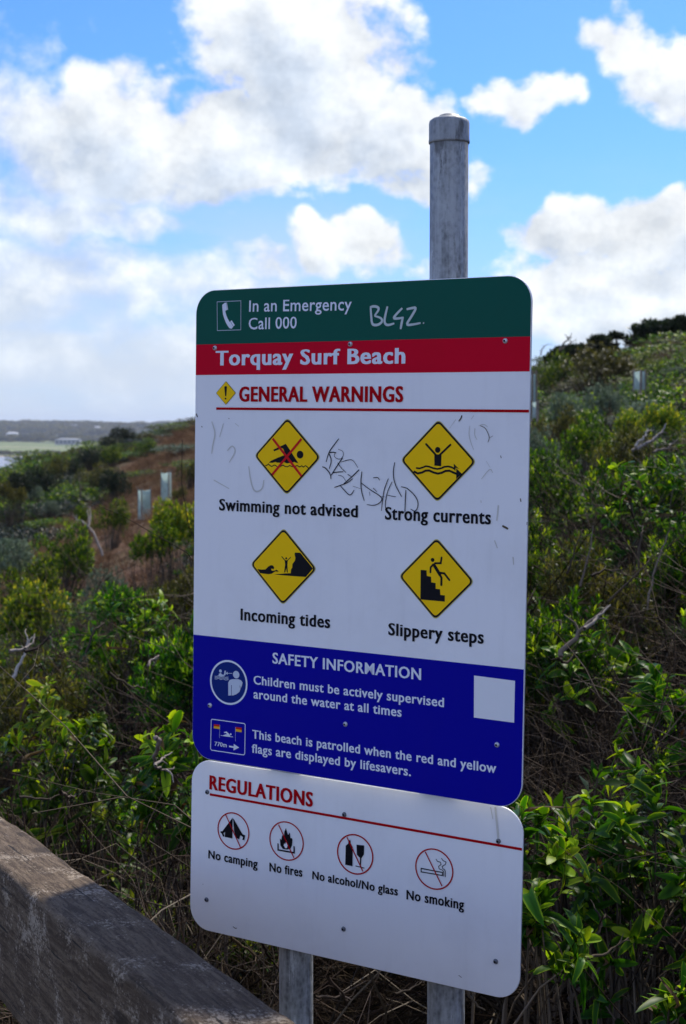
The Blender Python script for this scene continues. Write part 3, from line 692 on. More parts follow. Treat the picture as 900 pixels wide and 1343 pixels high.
BASE_U = Matrix([[0.834848, 0.550314, 0.013547, 0.003817], [-0.550405, 0.834889, 0.003976, 2.351327], [-0.009122, -0.010775, 0.9999, 1.056328], [0, 0, 0, 1]])
BASE_L = Matrix([[0.846361, 0.532315, 0.017712, 0.000844], [-0.532485, 0.846415, 0.006472, 2.366341], [-0.011547, -0.014909, 0.999822, 0.770449], [0, 0, 0, 1]])
HU, HL = 757.3, 281.0      # plate heights, mm ; width 600 mm
RC = 38.0
def rounded(w, v0, v1, r, inset=0, n=10):
    w = w / 2 - inset; v0 += inset; v1 -= inset; r -= inset; pts = []
    for (cx, cy, a0) in ((w - r, v1 - r, 0), (-w + r, v1 - r, 90), (-w + r, v0 + r, 180), (w - r, v0 + r, 270)):
        for i in range(n + 1):
            a = R(a0 + 90 * i / n); pts.append((cx + r * math.cos(a), cy + r * math.sin(a)))
    return pts
def clip_v(pts, lo, hi):
    for (lim, sgn) in ((lo, 1), (hi, -1)):
        out = []
        for i in range(len(pts)):
            a, b = pts[i - 1], pts[i]; ia, ib = (a[1] - lim) * sgn >= 0, (b[1] - lim) * sgn >= 0
            if ia != ib:
                q = (lim - a[1]) / (b[1] - a[1]); out.append((a[0] + (b[0] - a[0]) * q, lim))
            if ib: out.append(b)
        pts = out
    return pts
class Flat:
    """flat printed shapes on the plate, collected per part and colour"""
    def __init__(s): s.d = {}
    def poly(s, key, lay, pts):
        s.d.setdefault(key, []).append((lay, pts))
    def mesh(s, key):
        V, F = [], []
        for lay, pts in s.d[key]:
            n = len(V); V += [(p[0] / 1000, -(.0003 + lay * .00018), p[1] / 1000) for p in pts]
            from mathutils.geometry import tessellate_polygon
            for tri in tessellate_polygon([[Vector((p[0], p[1], 0)) for p in pts]]):
                a, b, c_ = (pts[i] for i in tri)
                cr = (b[0] - a[0]) * (c_[1] - a[1]) - (b[1] - a[1]) * (c_[0] - a[0])
                if abs(cr) < 1e-6: continue
                F.append([n + i for i in (tri if cr > 0 else tri[::-1])])
        return mesh_from('print', V, [F])
def stroke(pts, w, closed=0, taper=0):
    P_ = [Vector(p) for p in pts]
    # smooth freehand strokes a little
    if taper and len(P_) > 2:
        for _ in range(2):
            q = [P_[0]]
            for a, b in zip(P_, P_[1:]): q += [a.lerp(b, .25), a.lerp(b, .75)]
            q.append(P_[-1]); P_ = q
    n = len(P_); Lf, Rt = [], []
    for i in range(n):
        a = P_[(i - 1) % n] if (closed or i > 0) else P_[i]; b = P_[(i + 1) % n] if (closed or i < n - 1) else P_[i]
        d1 = (P_[i] - a); d2 = (b - P_[i])
        d1 = d1.normalized() if d1.length > 1e-6 else d2.normalized(); d2 = d2.normalized() if d2.length > 1e-6 else d1
        tn = (d1 + d2); tn = tn.normalized() if tn.length > .2 else d2
        nn = Vector((-tn.y, tn.x)); k = max(.5, nn.dot(Vector((-d1.y, d1.x))))
        ww = w / 2 / k
        if taper: u = i / (n - 1); ww *= (.35 + .65 * math.sin(math.pi * min(1, .12 + u * .82)) ** .6) 
        Lf.append(P_[i] + nn * ww); Rt.append(P_[i] - nn * ww)
    quads = []
    for i in range(n if closed else n - 1):
        j = (i + 1) % n; quads.append([Lf[i], Rt[i], Rt[j], Lf[j]])
    return quads
def disc(u, v, r, n=36, k=1.05): return [(u + r * k * math.cos(2 * math.pi * i / n), v + r * math.sin(2 * math.pi * i / n)) for i in range(n)]
def diamond(u, v, h, grow, rc):
    hw, hh = h * 1.025 + grow, h * .975 + grow; T_ = [(hw, 0), (0, hh), (-hw, 0), (0, -hh)]; out = []
    for i in range(4):
        p0, p1, p2 = Vector(T_[i - 1]), Vector(T_[i]), Vector(T_[(i + 1) % 4])
        a = p1 + (p0 - p1).normalized() * rc; b = p1 + (p2 - p1).normalized() * rc
        for k in range(6):
            q = k / 5; c_ = a * (1 - q) ** 2 + p1 * 2 * q * (1 - q) + b * q * q; out.append((u + c_.x, v + c_.y))
    return out
_txt = {}
def text_part(rec, parent):
    _, s, part, col, body, u0, v0, u1, v1, cap, wgt = rec
    c_ = bpy.data.curves.new('t', 'FONT'); c_.body = body; c_.offset = .0085 + .004 * wgt; c_.resolution_u = 3; c_.space_character = 1.03 + .06 * wgt
    o = bpy.data.objects.new('t', c_); me = bpy.data.meshes.new_from_object(o)
    bpy.data.objects.remove(o); bpy.data.curves.remove(c_)
    wgt = wgt * (1.5 if body == body.upper() and wgt > 1 else 1.25)
    if wgt > .4:                                 # widen the uprights: three strikes side by side
        bm = bmesh.new(); bm.from_mesh(me); base_v = list(bm.verts); geo = list(bm.verts) + list(bm.edges) + list(bm.faces)
        for k_ in (-1, 1):
            r_ = bmesh.ops.duplicate(bm, geom=geo)
            for v in r_['geom']:
                if isinstance(v, bmesh.types.BMVert): v.co.x += k_ * .019 * wgt; v.co.z += .004 * (1.5 + k_)
        bm.to_mesh(me); bm.free()
    xs = [v.co.x for v in me.vertices]; x0, x1 = min(xs), max(xs)
    cap_h = .682 + .017 + .008 * wgt
    ang = math.atan2(v1 - v0, u1 - u0); L = math.hypot(u1 - u0, v1 - v0)
    lower = body != body.upper()
    for v in me.vertices:
        x = (v.co.x - x0) / (x1 - x0) * L; y = v.co.y
        if lower and 0 < y:                      # taller x-height, like the sign's lettering
            y = y * 1.10 if y < .46 else .506 + (y - .46) * (.682 - .506) / (.682 - .46)
        y = y / cap_h * cap
        v.co = Vector(((u0 + x * math.cos(ang) - y * math.sin(ang)) / 1000, -.0003 - .00018 * 3 - v.co.z * .01, (v0 + x * math.sin(ang) + y * math.cos(ang)) / 1000))
    bm = bmesh.new(); bm.from_mesh(me); bmesh.ops.remove_doubles(bm, verts=bm.verts, dist=1e-6)
    for f in bm.faces:
        f.normal_update()
        if f.normal.y > 0: f.normal_flip()
    me2 = bm_mesh('lettering', bm)
    ob = link('lettering', me2, M[col], parent); ob['label'] = 'lettering reading ' + body
    return ob
PARTNAME = {'swimming': ('warning_diamond', 'yellow diamond with crossed out swimmer'), 'currents': ('warning_diamond', 'yellow diamond with person in strong current'),
 'tides': ('warning_diamond', 'yellow diamond with wave, person and cliff'), 'steps': ('warning_diamond', 'yellow diamond with person slipping on steps'),
 'caution': ('warning_diamond', 'small yellow diamond with exclamation mark'), 'phone': ('phone_symbol', 'boxed telephone handset symbol'),
 'supervise': ('supervision_symbol', 'round symbol of adult watching a child in water'), 'beach': ('flags_symbol', 'boxed symbol of swimmer between red and yellow flags'),
 'label': ('blank_label', 'plain white square label'), 'underline': ('underline', 'dark red rule'), 'camp': ('prohibition_symbol', 'no camping tent symbol'),
 'fire': ('prohibition_symbol', 'no fires symbol'), 'glass': ('prohibition_symbol', 'no bottle and glass symbol'), 'smoke': ('prohibition_symbol', 'no smoking cigarette symbol'),
 'scribble': ('scribble', 'black scratchy graffiti scribble'), 'tag': ('graffiti_tag', 'silver marker graffiti tag'), 'scuff': ('stain', 'brown scuff or faint tan stain')}
COLNAME = {'blk': 'pictogram', 'crs': 'red_cross', 'red': 'red_ring', 'yel': 'yellow_face', 'yedge': 'face', 'sil': 'pale_figure', 'sil2': 'pale_outline', 'grn': 'handset_line',
 'ibl': 'blue_disc', 'frd': 'red_flag', 'fyl': 'yellow_flag', 'pnl': 'flame_centre', 'wht': 'face', 'ink': 'stroke', 'tagc': 'stroke', 'drt': 'scuff_mark', 'dpl': 'faint_stain'}
def build_plate(which, name, label, base, H, bands, rivmat):
    root = empty(name, base.translation, label, 'sign', 'beach signs on the galvanised posts'); root.matrix_world = base
    # plate
    pts = rounded(600, 0, H, RC); bm = bmesh.new()
    vf = [bm.verts.new((p[0] / 1000, 0, p[1] / 1000)) for p in pts]; f = bm.faces.new(vf)
    if f.normal.y > 0: f.normal_flip()
    r = bmesh.ops.extrude_face_region(bm, geom=[f])
    for v in r['geom']:
        if isinstance(v, bmesh.types.BMVert): v.co.y += .003
    bmesh.ops.recalc_face_normals(bm, faces=bm.faces)
    bmesh.ops.bevel(bm, geom=[e for e in bm.edges if abs(e.verts[0].co.y - e.verts[1].co.y) < 1e-6 and e.verts[0].co.y < .001], offset=.0006, segments=1, affect='EDGES')
    me = bm_mesh('plate', bm); me.materials.append(M['pnl']); me.materials.append(M['alu'])
    for p in me.polygons:
        if p.normal.y > -.5: p.material_index = 1
    link('plate', me, None, root)
    for (nm, lo, hi, col, lab) in bands:
        fl = Flat(); fl.poly(('b', nm), 0, clip_v(rounded(600, 0, H, RC, .9), lo, hi))
        o = link(nm, fl.mesh(('b', nm)), M[col], root); o['label'] = lab
    fl = Flat(); groups = {}
    for rec in ART:
        if rec[1] != which: continue
        if rec[0] == 'T': continue
        g, col, lay = rec[2], rec[3], rec[4]
        ck = (col, len(groups.get(g, []))) if g in ('beach', 'scuff') else (col, 0)
        key = (g, ck); groups.setdefault(g, [])
        if ck not in groups[g]: groups[g].append(ck)
        if rec[0] == 'P':
            q = rec[5]; fl.poly(key, lay, [(q[i], q[i + 1]) for i in range(0, len(q), 2)])
        elif rec[0] == 'K':
            q = rec[5]
            if g in ('scribble', 'tag', 'scuff'):
                k = [len([1 for z in fl.d.get(key, [])])][0]
            for qd in stroke([(q[i], q[i + 1]) for i in range(0, len(q), 2)], rec[6] * ((.9 + 1.3 * abs(math.sin(q[0] * 7.1 + len(q)))) if g == 'scribble' else 1.7 if g == 'tag' else 1), rec[7], rec[8]): fl.poly(key, lay, qd)
            if not rec[7] and not rec[8] and rec[6] > 1.0 and col == 'blk':
                for e in (0, len(q) - 2): fl.poly(key, lay + .3, disc(q[e], q[e + 1], rec[6] / 2, 12, 1))
        elif rec[0] == 'C':
            if rec[8]:
                a = disc(rec[5], rec[6], rec[7]); b = disc(rec[5], rec[6], rec[7] - rec[8])
                for i in range(len(a)): fl.poly(key, lay, [a[i - 1], a[i], b[i], b[i - 1]])
            else: fl.poly(key, lay, disc(rec[5], rec[6], rec[7]))
        elif rec[0] == 'D':
            u, v, h, bw = rec[5], rec[6], rec[7], rec[8]; rc = 8 if bw > 1 else 2; gap = 1.3 if bw > 1 else .35
            groups[g] = [('yedge', 0), ('blk', 0), ('yel', 0)]
            fl.poly((g, ('yedge', 0)), 1, diamond(u, v, h, 1.4 if bw > 1 else 0, rc))
            fl.poly((g, ('blk', 0)), 2, diamond(u, v, h, 0 if bw > 1 else -.4, rc)); fl.poly((g, ('yel', 0)), 3, diamond(u, v, h, -bw * 1.75, rc * .8))
    for g, cols in groups.items():
        nm, lab = PARTNAME[g]
        first = link(nm, fl.mesh((g, cols[0])), M[cols[0][0]], root); first['label'] = lab
        for c_ in cols[1:]:
            if g == 'scuff': link(nm, fl.mesh((g, c_)), M[c_[0]], root)['label'] = lab
            else: link(COLNAME[c_[0]], fl.mesh((g, c_)), M[c_[0]], first)
    for rec in ART:
        if rec[0] == 'T' and rec[1] == which: text_part(rec, root)
    # rivets
    bm = bmesh.new(); prof = [(0, -.0030), (.0016, -.0029), (.0028, -.0023), (.0036, -.0010), (.0040, 0)]
    rings_ = [[bm.verts.new((r_ * math.cos(a * math.pi / 6), y, r_ * math.sin(a * math.pi / 6))) for a in range(12)] if r_ > 0 else [bm.verts.new((0, y, 0))] for r_, y in prof]
    for i in range(1, len(prof)):
        for a in range(12):
            b = (a + 1) % 12
            if i == 1: bm.faces.new((rings_[0][0], rings_[1][a], rings_[1][b]))
            else: bm.faces.new((rings_[i - 1][a], rings_[i][a], rings_[i][b], rings_[i - 1][b]))
    rv = bm_mesh('rivet', bm, True)
    bm = bmesh.new(); bmesh.ops.create_circle(bm, cap_ends=True, radius=.0017, segments=10, matrix=Matrix.Translation((0, -.0033, 0)) @ Matrix.Rotation(R(90), 4, 'X')); rc_ = bm_mesh('rivet_core', bm)
    for (u, v) in BOLTS[which]:
        o = link('rivet', rv, M[rivmat], root); o.location = (u / 1000, -.0004, v / 1000)
        c_ = link('rivet_core', rc_, M['blk'], o)
    # mounting rails behind the plate at the rivet rows
    for v in sorted({round(b[1] / 30) for b in BOLTS[which]}):
        vv = [b[1] for b in BOLTS[which] if round(b[1] / 30) == v][0]
        bm = bmesh.new(); add_box(bm, (0, .003 + .0075 + .0005, vv / 1000), (.56, .014, .036)); bevel(bm, .002, 1)
        link('mounting_rail', bm_mesh('mounting_rail', bm), M['alu'], root)
    return root
sign = build_plate('U', 'warning_sign', 'tall white beach warning sign with green and red header and dark blue safety panel', BASE_U, HU,
    [('header_band', 671.0, 999, 'grn', 'dark green emergency header'), ('title_band', 622.2, 671.0, 'rband', 'red beach name band'),
     ('safety_band', -9, 201.3, 'bband', 'dark blue safety information panel')], 'rivet')
sign2 = build_plate('L', 'regulations_sign', 'short white regulations sign with four round prohibition symbols below the tall sign', BASE_L, HL, [], 'rivetd')

# ---------------------------------------------------------------- poles
def cyl(bm, x, y, z0, z1, r, n=40):
    ra, rb = [], []
    for i in range(n):
        a = 2 * math.pi * i / n; ra.append(bm.verts.new((x + r * math.cos(a), y + r * math.sin(a), z0))); rb.append(bm.verts.new((x + r * math.cos(a), y + r * math.sin(a), z1)))
    for i in range(n):
        j = (i + 1) % n; bm.faces.new((ra[i], ra[j], rb[j], rb[i]))
    return ra, rb
def lathe(name, prof, n=40):
    bm = bmesh.new(); rr = []
    for (r_, z) in prof:
        rr.append([bm.verts.new((r_ * math.cos(2 * math.pi * i / n), r_ * math.sin(2 * math.pi * i / n), z)) for i in range(n)] if r_ > 0 else [bm.verts.new((0, 0, z))])
    for a, b in zip(rr, rr[1:]):
        for i in range(n):
            j = (i + 1) % n
            if len(b) == 1: bm.faces.new((a[i], a[j], b[0]))
            elif len(a) == 1: bm.faces.new((a[0], b[j], b[i]))
            else: bm.faces.new((a[i], a[j], b[j], b[i]))
    bmesh.ops.recalc_face_normals(bm, faces=bm.faces); me = bm_mesh(name, bm, True)
    return me
def build_pole(x, y, ztop, r, label, brackets):
    g = gz(x, y); root = empty('sign_post', (x, y, g), label, 'post', 'galvanised posts behind the signs')
    h = ztop - g
    link('pipe', lathe('pipe', [(r * .93, h - .004), (r * .93, h - .03), (r * .93, h - .004), (r * .96, h), (r, h - .002), (r, -.5)]), M['galv'], root)
    k = r * 1.05
    c_ = link('cap', lathe('cap', [(0, .0345), (r * .35, .034), (r * .50, .0325), (r * .56, .030), (r * .86, .0275), (k * .97, .024), (k, .020), (k, -.002), (k * 1.02, -.006), (k * 1.01, -.0085), (k * .94, -.009)]), M['cap'], root)
    c_.location = (0, 0, h - .020)
    for z in brackets:
        bm = bmesh.new(); ring = [(r + .0008, -.014), (r + .0035, -.014), (r + .0035, .014), (r + .0008, .014)]
        me = lathe('clamp_band', ring + ring[:1]); b = link('clamp_band', me, M['galv'], root); b.location = (0, 0, z - g)
        bm.free()
    return root
build_pole(0.1565, 2.3188, 2.0433, 0.0285, 'tall capped galvanised post rising above the sign', (1.722, 1.146, 1.0, .82))
build_pole(-0.0755, 2.4613, 1.8000, 0.0273, 'shorter galvanised post seen only below the regulations sign', (1.722, 1.146, 1.0, .82))

# ---------------------------------------------------------------- timber handrail
def build_rail():
    P0 = Vector((-0.1999, 1.6418, 0.9802)); d = Vector((-.398, .9129, -.0906)).normalized(); h = Vector((.9166, .3997, 0)).normalized()
    up = h.cross(d); up = up if up.z > 0 else -up
    root = empty('timber_handrail', P0, 'weathered grey brown timber handrail sloping down past the signs', 'handrail')
    Wd, Dp = 0.110, .225; L0, L1 = -2.6, 6.0
    Rm = Matrix((d, h, up)).transposed().to_4x4()
    def beam(name, s0, s1, h0, h1, u0, u1, m, bev, lab=None, cuts=60):
        bm = bmesh.new(); bmesh.ops.create_cube(bm, size=1.0)
        for v in bm.verts: v.co = Vector((s0 + (v.co.x + .5) * (s1 - s0), h0 + (v.co.y + .5) * (h1 - h0), u0 + (v.co.z + .5) * (u1 - u0)))
        long_ = [e for e in bm.edges if abs(e.verts[0].co.x - e.verts[1].co.x) > .5 * (s1 - s0)]
        bmesh.ops.bevel(bm, geom=long_, offset=bev, segments=5, affect='EDGES', profile=.5)
        if cuts:
            long_ = [e for e in bm.edges if abs(e.verts[0].co.x - e.verts[1].co.x) > .5 * (s1 - s0)]
            bmesh.ops.subdivide_edges(bm, edges=long_, cuts=cuts)
            for v in bm.verts:
                x = v.co.x; v.co.z += .0022 * math.sin(x * 3.1) + .0012 * math.sin(x * 9 + 1 + v.co.y * 30) + rnd.gauss(0, .0006); v.co.y += .0020 * math.sin(x * 4.3 + 2) + .001 * math.sin(x * 13) + .0008 * math.sin(x * 37 + v.co.z * 50) + rnd.gauss(0, .0006)
        o = link(name, bm_mesh(name, bm, True), m, root); o.matrix_local = Rm.copy()
        if lab: o['label'] = lab
        return o
    beam('top_rail', L0, L1, 0, Wd, -Dp, 0, M['rail'], .016, None, 220)
    beam('lower_rail', L0, L1, .03, .075, -.62, -.50, M['rail'], .006)
    for s in (-1.75, -.02 - .35 + 2.0, 3.4, 5.2):
        p = d * s + h * (Wd * .5)
        g = -P0.z - .3
        bm = bmesh.new(); add_box(bm, (0, 0, 0), (.09, .09, 1.5)); bevel(bm, .005, 2)
        for v in bm.verts: pass
        o = link('post', bm_mesh('post', bm, True), M['post'], root)
        topz = (p - up * Dp).z; o.location = (p.x, p.y, topz - .75 - .002); o.rotation_euler = (0, 0, math.atan2(d.y, d.x))
    # boardwalk on the camera's side of the rail
    bm = bmesh.new(); s = -3.0
    while s < 6.0:
        c_ = P0 + d * s - h * .95; a = add_box(bm, (c_.x, c_.y, c_.z - .92), (.135, 2.0, .035), Rm.to_3x3()); s += .142
    o = link('boardwalk', bm_mesh('boardwalk', bm), M['post']); tag(o, 'timber boardwalk deck below the handrail', kind='structure')
build_rail()

# ---------------------------------------------------------------- far country
def scatter(name, protos, pts, label, cat=None, seed=0):
    """one 'stuff' object: every vertex carries a copy of one of the protos"""
    coll = bpy.data.collections.new(name + '_kinds')
    for i, (me) in enumerate(protos):
        o = bpy.data.objects.new('%s_kind_%02d' % (name, i), me); coll.objects.link(o)
    me = bpy.data.meshes.new(name); A = np.array(pts, dtype=np.float32)
    me.vertices.add(len(A)); me.vertices.foreach_set('co', A[:, :3].ravel())
    at = me.attributes.new('rot', 'FLOAT_VECTOR', 'POINT'); at.data.foreach_set('vector', A[:, 3:6].ravel())
    at = me.attributes.new('scl', 'FLOAT_VECTOR', 'POINT'); at.data.foreach_set('vector', A[:, 6:9].ravel())
    at = me.attributes.new('pick', 'INT', 'POINT'); at.data.foreach_set('value', A[:, 9].astype(np.int32))
    ng = bpy.data.node_groups.new(name, 'GeometryNodeTree')
    ng.interface.new_socket('Geometry', in_out='INPUT', socket_type='NodeSocketGeometry')
    ng.interface.new_socket('Geometry', in_out='OUTPUT', socket_type='NodeSocketGeometry')
    N = ng.nodes; gi = N.new('NodeGroupInput'); go = N.new('NodeGroupOutput'); ip = N.new('GeometryNodeInstanceOnPoints')
    ci = N.new('GeometryNodeCollectionInfo'); ci.inputs[0].default_value = coll; ci.inputs[1].default_value = True; ci.inputs[2].default_value = True
    def na(nm, ty):
        q = N.new('GeometryNodeInputNamedAttribute'); q.data_type = ty; q.inputs[0].default_value = nm
        return [s for s in q.outputs if s.enabled and s.name == 'Attribute'][0]
    er = N.new('FunctionNodeEulerToRotation'); L = ng.links.new
    L(gi.outputs[0], ip.inputs['Points']); L(ci.outputs[0], ip.inputs['Instance']); ip.inputs['Pick Instance'].default_value = True
    L(na('pick', 'INT'), ip.inputs['Instance Index']); L(na('rot', 'FLOAT_VECTOR'), er.inputs[0]); L(er.outputs[0], ip.inputs['Rotation'])
    L(na('scl', 'FLOAT_VECTOR'), ip.inputs['Scale']); L(ip.outputs[0], go.inputs[0])
    o = link(name, me); md = o.modifiers.new('scatter', 'NODES'); md.node_group = ng
    return tag(o, label, cat, kind='stuff')
def shrub_proto(name, matf, mats, *a, **k):
    fo, st = shrub_meshes(name, *a, **k); fo.materials.append(M[matf]); st.materials.append(M[mats]); return fo, st
def joined(fo, st, name):
    """foliage and stems in one mesh with two materials"""
    bm = bmesh.new(); bm.from_mesh(fo); n = len(bm.faces); bm.from_mesh(st); bm.faces.ensure_lookup_table()
    for f in bm.faces[n:]: f.material_index = 1
    me = bpy.data.meshes.new(name); bm.to_mesh(me); bm.free(); me.materials.append(fo.materials[0]); me.materials.append(st.materials[0]); return me
# shrubs of about 1 m radius
KIND = {}
for nm, lf, st, prm in (
    ('glossy', 'lf_glossy', 'bark', dict(w=.17, nleaf=9, llen=.11, ntips=420)),
    ('green', 'lf_green', 'bark', dict(w=.15, nleaf=9, llen=.10, ntips=460)),
    ('yellow', 'lf_yellow', 'bark', dict(w=.20, nleaf=8, llen=.11, ntips=420)),
    ('grey', 'lf_grey', 'tw_grey', dict(w=.16, nleaf=10, llen=.075, ntips=520)),
    ('olive', 'lf_olive', 'bark', dict(w=.12, nleaf=9, llen=.10, ntips=480)),
    ('dark', 'lf_dark', 'bark', dict(w=.10, nleaf=10, llen=.12, ntips=520)),
    ('brown', 'lf_brown', 'tw_brown', dict(w=.06, nleaf=7, llen=.11, ntips=380))):
    KIND[nm] = [shrub_proto(nm + str(i), lf, st, 1.0, 1.0, prm['ntips'], prm['nleaf'], prm['llen'], 40 + i * 7 + hash_ , w=prm['w'], lobes=6 + 2 * i)
                for i in range(2) for hash_ in (len(nm) * 3,)]
def shrub(kind, name, label, x, y, ztop, rad, v=0, group=None, cat='shrub'):
    g = gz(x, y); h = max(.25, ztop - g + .03)
    root = empty(name, (x, y, g), label, cat, 'coastal shrubs on the hillside')
    fo, st = KIND[kind][v % 2]; rad = max(rad * (1.45 if x > 0 else 1.2), h * .30); hf = min(h, 1.7 * rad)
    a = link('foliage', fo, None, root); b = link('stems', st, None, root)
    a.scale = (rad, rad * rnd.uniform(.85, 1.1), hf); a.location = (0, 0, h - hf); b.scale = (rad, rad, h)
    root.rotation_euler = (0, 0, rnd.uniform(0, 6.28))
    return root
shrub('green', 'leafy_shrub', 'bright green bushy shrub on the skyline just right of the tall sign', 4.400, 33.00, 3.024, 0.550, 0)
shrub('olive', 'bushy_shrub', 'large dull olive brown shrub on the skyline under the dark flat trees', 4.529, 28.00, 2.973, 0.631, 1)
shrub('green', 'leafy_shrub', 'green shrub on the upper right slope below the tallest dark tree', 6.933, 34.00, 3.283, 0.667, 1)
shrub('green', 'leafy_shrub', 'fresh green shrub filling the gap above the right hand tree guard', 5.714, 31.00, 2.937, 0.395, 0)
shrub('grey', 'saltbush', 'grey green saltbush at the right edge level with the tree guard', 5.582, 26.00, 2.569, 0.331, 0)
shrub('grey', 'saltbush', 'grey green saltbush half behind the right edge of the tall sign', 2.863, 20.00, 2.031, 0.235, 1)
shrub('grey', 'saltbush', 'pale topped grey saltbush in the middle of the right hand slope', 3.062, 18.00, 2.094, 0.265, 0)
shrub('green', 'leafy_shrub', 'bright green shrub directly in front of the right hand tree guard', 3.902, 20.00, 2.090, 0.333, 1)
shrub('grey', 'saltbush', 'bluish grey saltbush below the right hand tree guard', 2.978, 15.50, 1.874, 0.258, 1)
shrub('yellow', 'yellow_green_shrub', 'yellow green shrub near the right edge above the arching bare branches', 2.766, 13.50, 1.785, 0.172, 0)
shrub('olive', 'bushy_shrub', 'dull olive shrub close to the sign edge on the right slope', 2.029, 15.00, 1.718, 0.206, 0)
shrub('green', 'leafy_shrub', 'dark green shrub in the centre of the right slope', 2.210, 14.00, 1.669, 0.233, 0)
shrub('yellow', 'yellow_green_shrub', 'small yellow tinged shrub in the centre of the right slope', 2.580, 14.00, 1.710, 0.151, 1)
shrub('grey', 'saltbush', 'bluish saltbush touching the edge of the tall sign at mid height', 1.556, 12.50, 1.588, 0.147, 0)
shrub('olive', 'bushy_shrub', 'olive shrub behind the arching bare branches', 1.920, 11.00, 1.557, 0.226, 1)
shrub('green', 'leafy_shrub', 'mid green shrub beside the sign edge below the saltbush', 1.304, 9.50, 1.442, 0.158, 1)
shrub('glossy', 'glossy_shrub', 'bright glossy shrub below the arching bare branches at right', 1.483, 7.60, 1.444, 0.171, 0)
shrub('glossy', 'glossy_shrub', 'dark glossy shrub at the right edge in the tangle of twigs', 1.319, 6.20, 1.168, 0.140, 1)
shrub('green', 'leafy_shrub', 'shaded green shrub in the twig tangle right of the sign middle', 0.922, 6.60, 1.173, 0.149, 0)
shrub('glossy', 'glossy_shrub', 'shaded glossy shrub in the twigs beside the safety panel', 0.688, 5.20, 0.983, 0.102, 1)
shrub('olive', 'bushy_shrub', 'thin olive shrub among twigs right of the slippery steps symbol', 0.995, 5.80, 1.097, 0.114, 0)
shrub('dark', 'dark_shrub', 'dark rounded bush standing highest on the left hill crest', -11.694, 84.00, 1.518, 0.906, 0)
shrub('dark', 'dark_shrub', 'dark bush beside the highest bush on the left crest', -11.843, 80.00, 1.051, 0.863, 1)
shrub('olive', 'bushy_shrub', 'dull olive bush on the left crest right of the highest bush', -10.706, 84.00, 1.188, 0.741, 0)
shrub('green', 'leafy_shrub', 'green bush in the patch below the left crest', -9.059, 70.00, 0.948, 0.686, 0)
shrub('green', 'leafy_shrub', 'small green bush on the left slope below the highest bush', -9.771, 66.00, 0.726, 0.550, 1)
shrub('dark', 'dark_shrub', 'dark bush on the far left slope below the crest', -11.392, 70.00, 0.571, 0.824, 0)
shrub('dark', 'dark_shrub', 'dark purplish bush low on the far left slope', -11.231, 64.00, 0.282, 0.753, 1)
shrub('olive', 'bushy_shrub', 'dull green bush on the far left slope', -11.059, 60.00, 0.424, 0.647, 1)
shrub('olive', 'bushy_shrub', 'olive brown bush midway down the far left slope', -8.788, 54.00, 0.171, 0.768, 0)
shrub('dark', 'dark_shrub', 'dark bush at the foot of the far left slope', -10.376, 54.00, 0.171, 0.715, 0)
shrub('grey', 'saltbush', 'pale grey round bush on the far left slope', -10.400, 52.00, -0.414, 0.357, 0)
shrub('dark', 'dark_shrub', 'dark bush beside the pale round bush at left', -10.441, 50.00, 0.129, 0.588, 1)
shrub('grey', 'saltbush', 'second pale grey bush lower on the far left slope', -8.659, 46.00, -0.587, 0.293, 1)
shrub('olive', 'bushy_shrub', 'dull bush at the far left edge of the slope', -9.404, 44.00, 0.004, 0.453, 1)
shrub('dark', 'dark_shrub', 'dark bush on the brown slope under the crest beside the sign', -7.353, 50.00, 0.227, 0.588, 1)
shrub('green', 'leafy_shrub', 'green shrub on the brown slope left of the lower tree guard', -4.076, 27.00, 0.250, 0.331, 0)
shrub('green', 'leafy_shrub', 'green shrub behind the forked dead snag', -4.639, 28.00, 0.145, 0.192, 1)
shrub('olive', 'bushy_shrub', 'olive bush beside the upper tree guard near the sign edge', -4.600, 46.00, 0.518, 0.406, 0)
shrub('olive', 'bushy_shrub', 'low olive bush between the lower tree guard and the sign', -3.206, 30.00, 0.394, 0.176, 1)
shrub('green', 'leafy_shrub', 'wide bright green shrub at the left edge below the brown slope', -3.539, 19.00, 0.333, 0.419, 0)
shrub('grey', 'saltbush', 'grey green bush at the far left edge beside the wide green shrub', -3.689, 17.50, 0.356, 0.189, 1)
shrub('yellow', 'yellow_green_shrub', 'rounded yellow green shrub against the sign edge below the tree guards', -1.656, 15.50, 0.871, 0.319, 0)
shrub('green', 'leafy_shrub', 'dark lower part shrub left of the rounded yellow green shrub', -1.868, 15.00, 0.629, 0.147, 1)
shrub('grey', 'saltbush', 'small pale grey bush in the dip left of centre', -1.931, 13.00, 0.389, 0.083, 0)
shrub('yellow', 'yellow_green_shrub', 'yellow tipped shrub at the left edge below the wide green shrub', -2.232, 11.00, 0.446, 0.205, 1)
shrub('glossy', 'glossy_shrub', 'glossy green shrub with pale tips between sign and yellow tipped shrub', -1.382, 10.00, 0.571, 0.167, 0)
shrub('green', 'leafy_shrub', 'green shrub at the left edge above the bare white branches', -2.779, 13.50, 0.396, 0.199, 0)
shrub('olive', 'bushy_shrub', 'dull bush with brown twigs beside the sign at the left', -0.988, 9.00, 0.762, 0.124, 1)
shrub('green', 'leafy_shrub', 'dark green shrub in the middle of the left thicket', -0.995, 7.00, 0.694, 0.151, 1)
shrub('glossy', 'glossy_shrub', 'green shrub against the sign edge in the left thicket', -0.650, 6.20, 0.773, 0.067, 1)
shrub('olive', 'bushy_shrub', 'thin olive shrub below the bare white branches at left', -1.336, 6.40, 0.590, 0.082, 0)

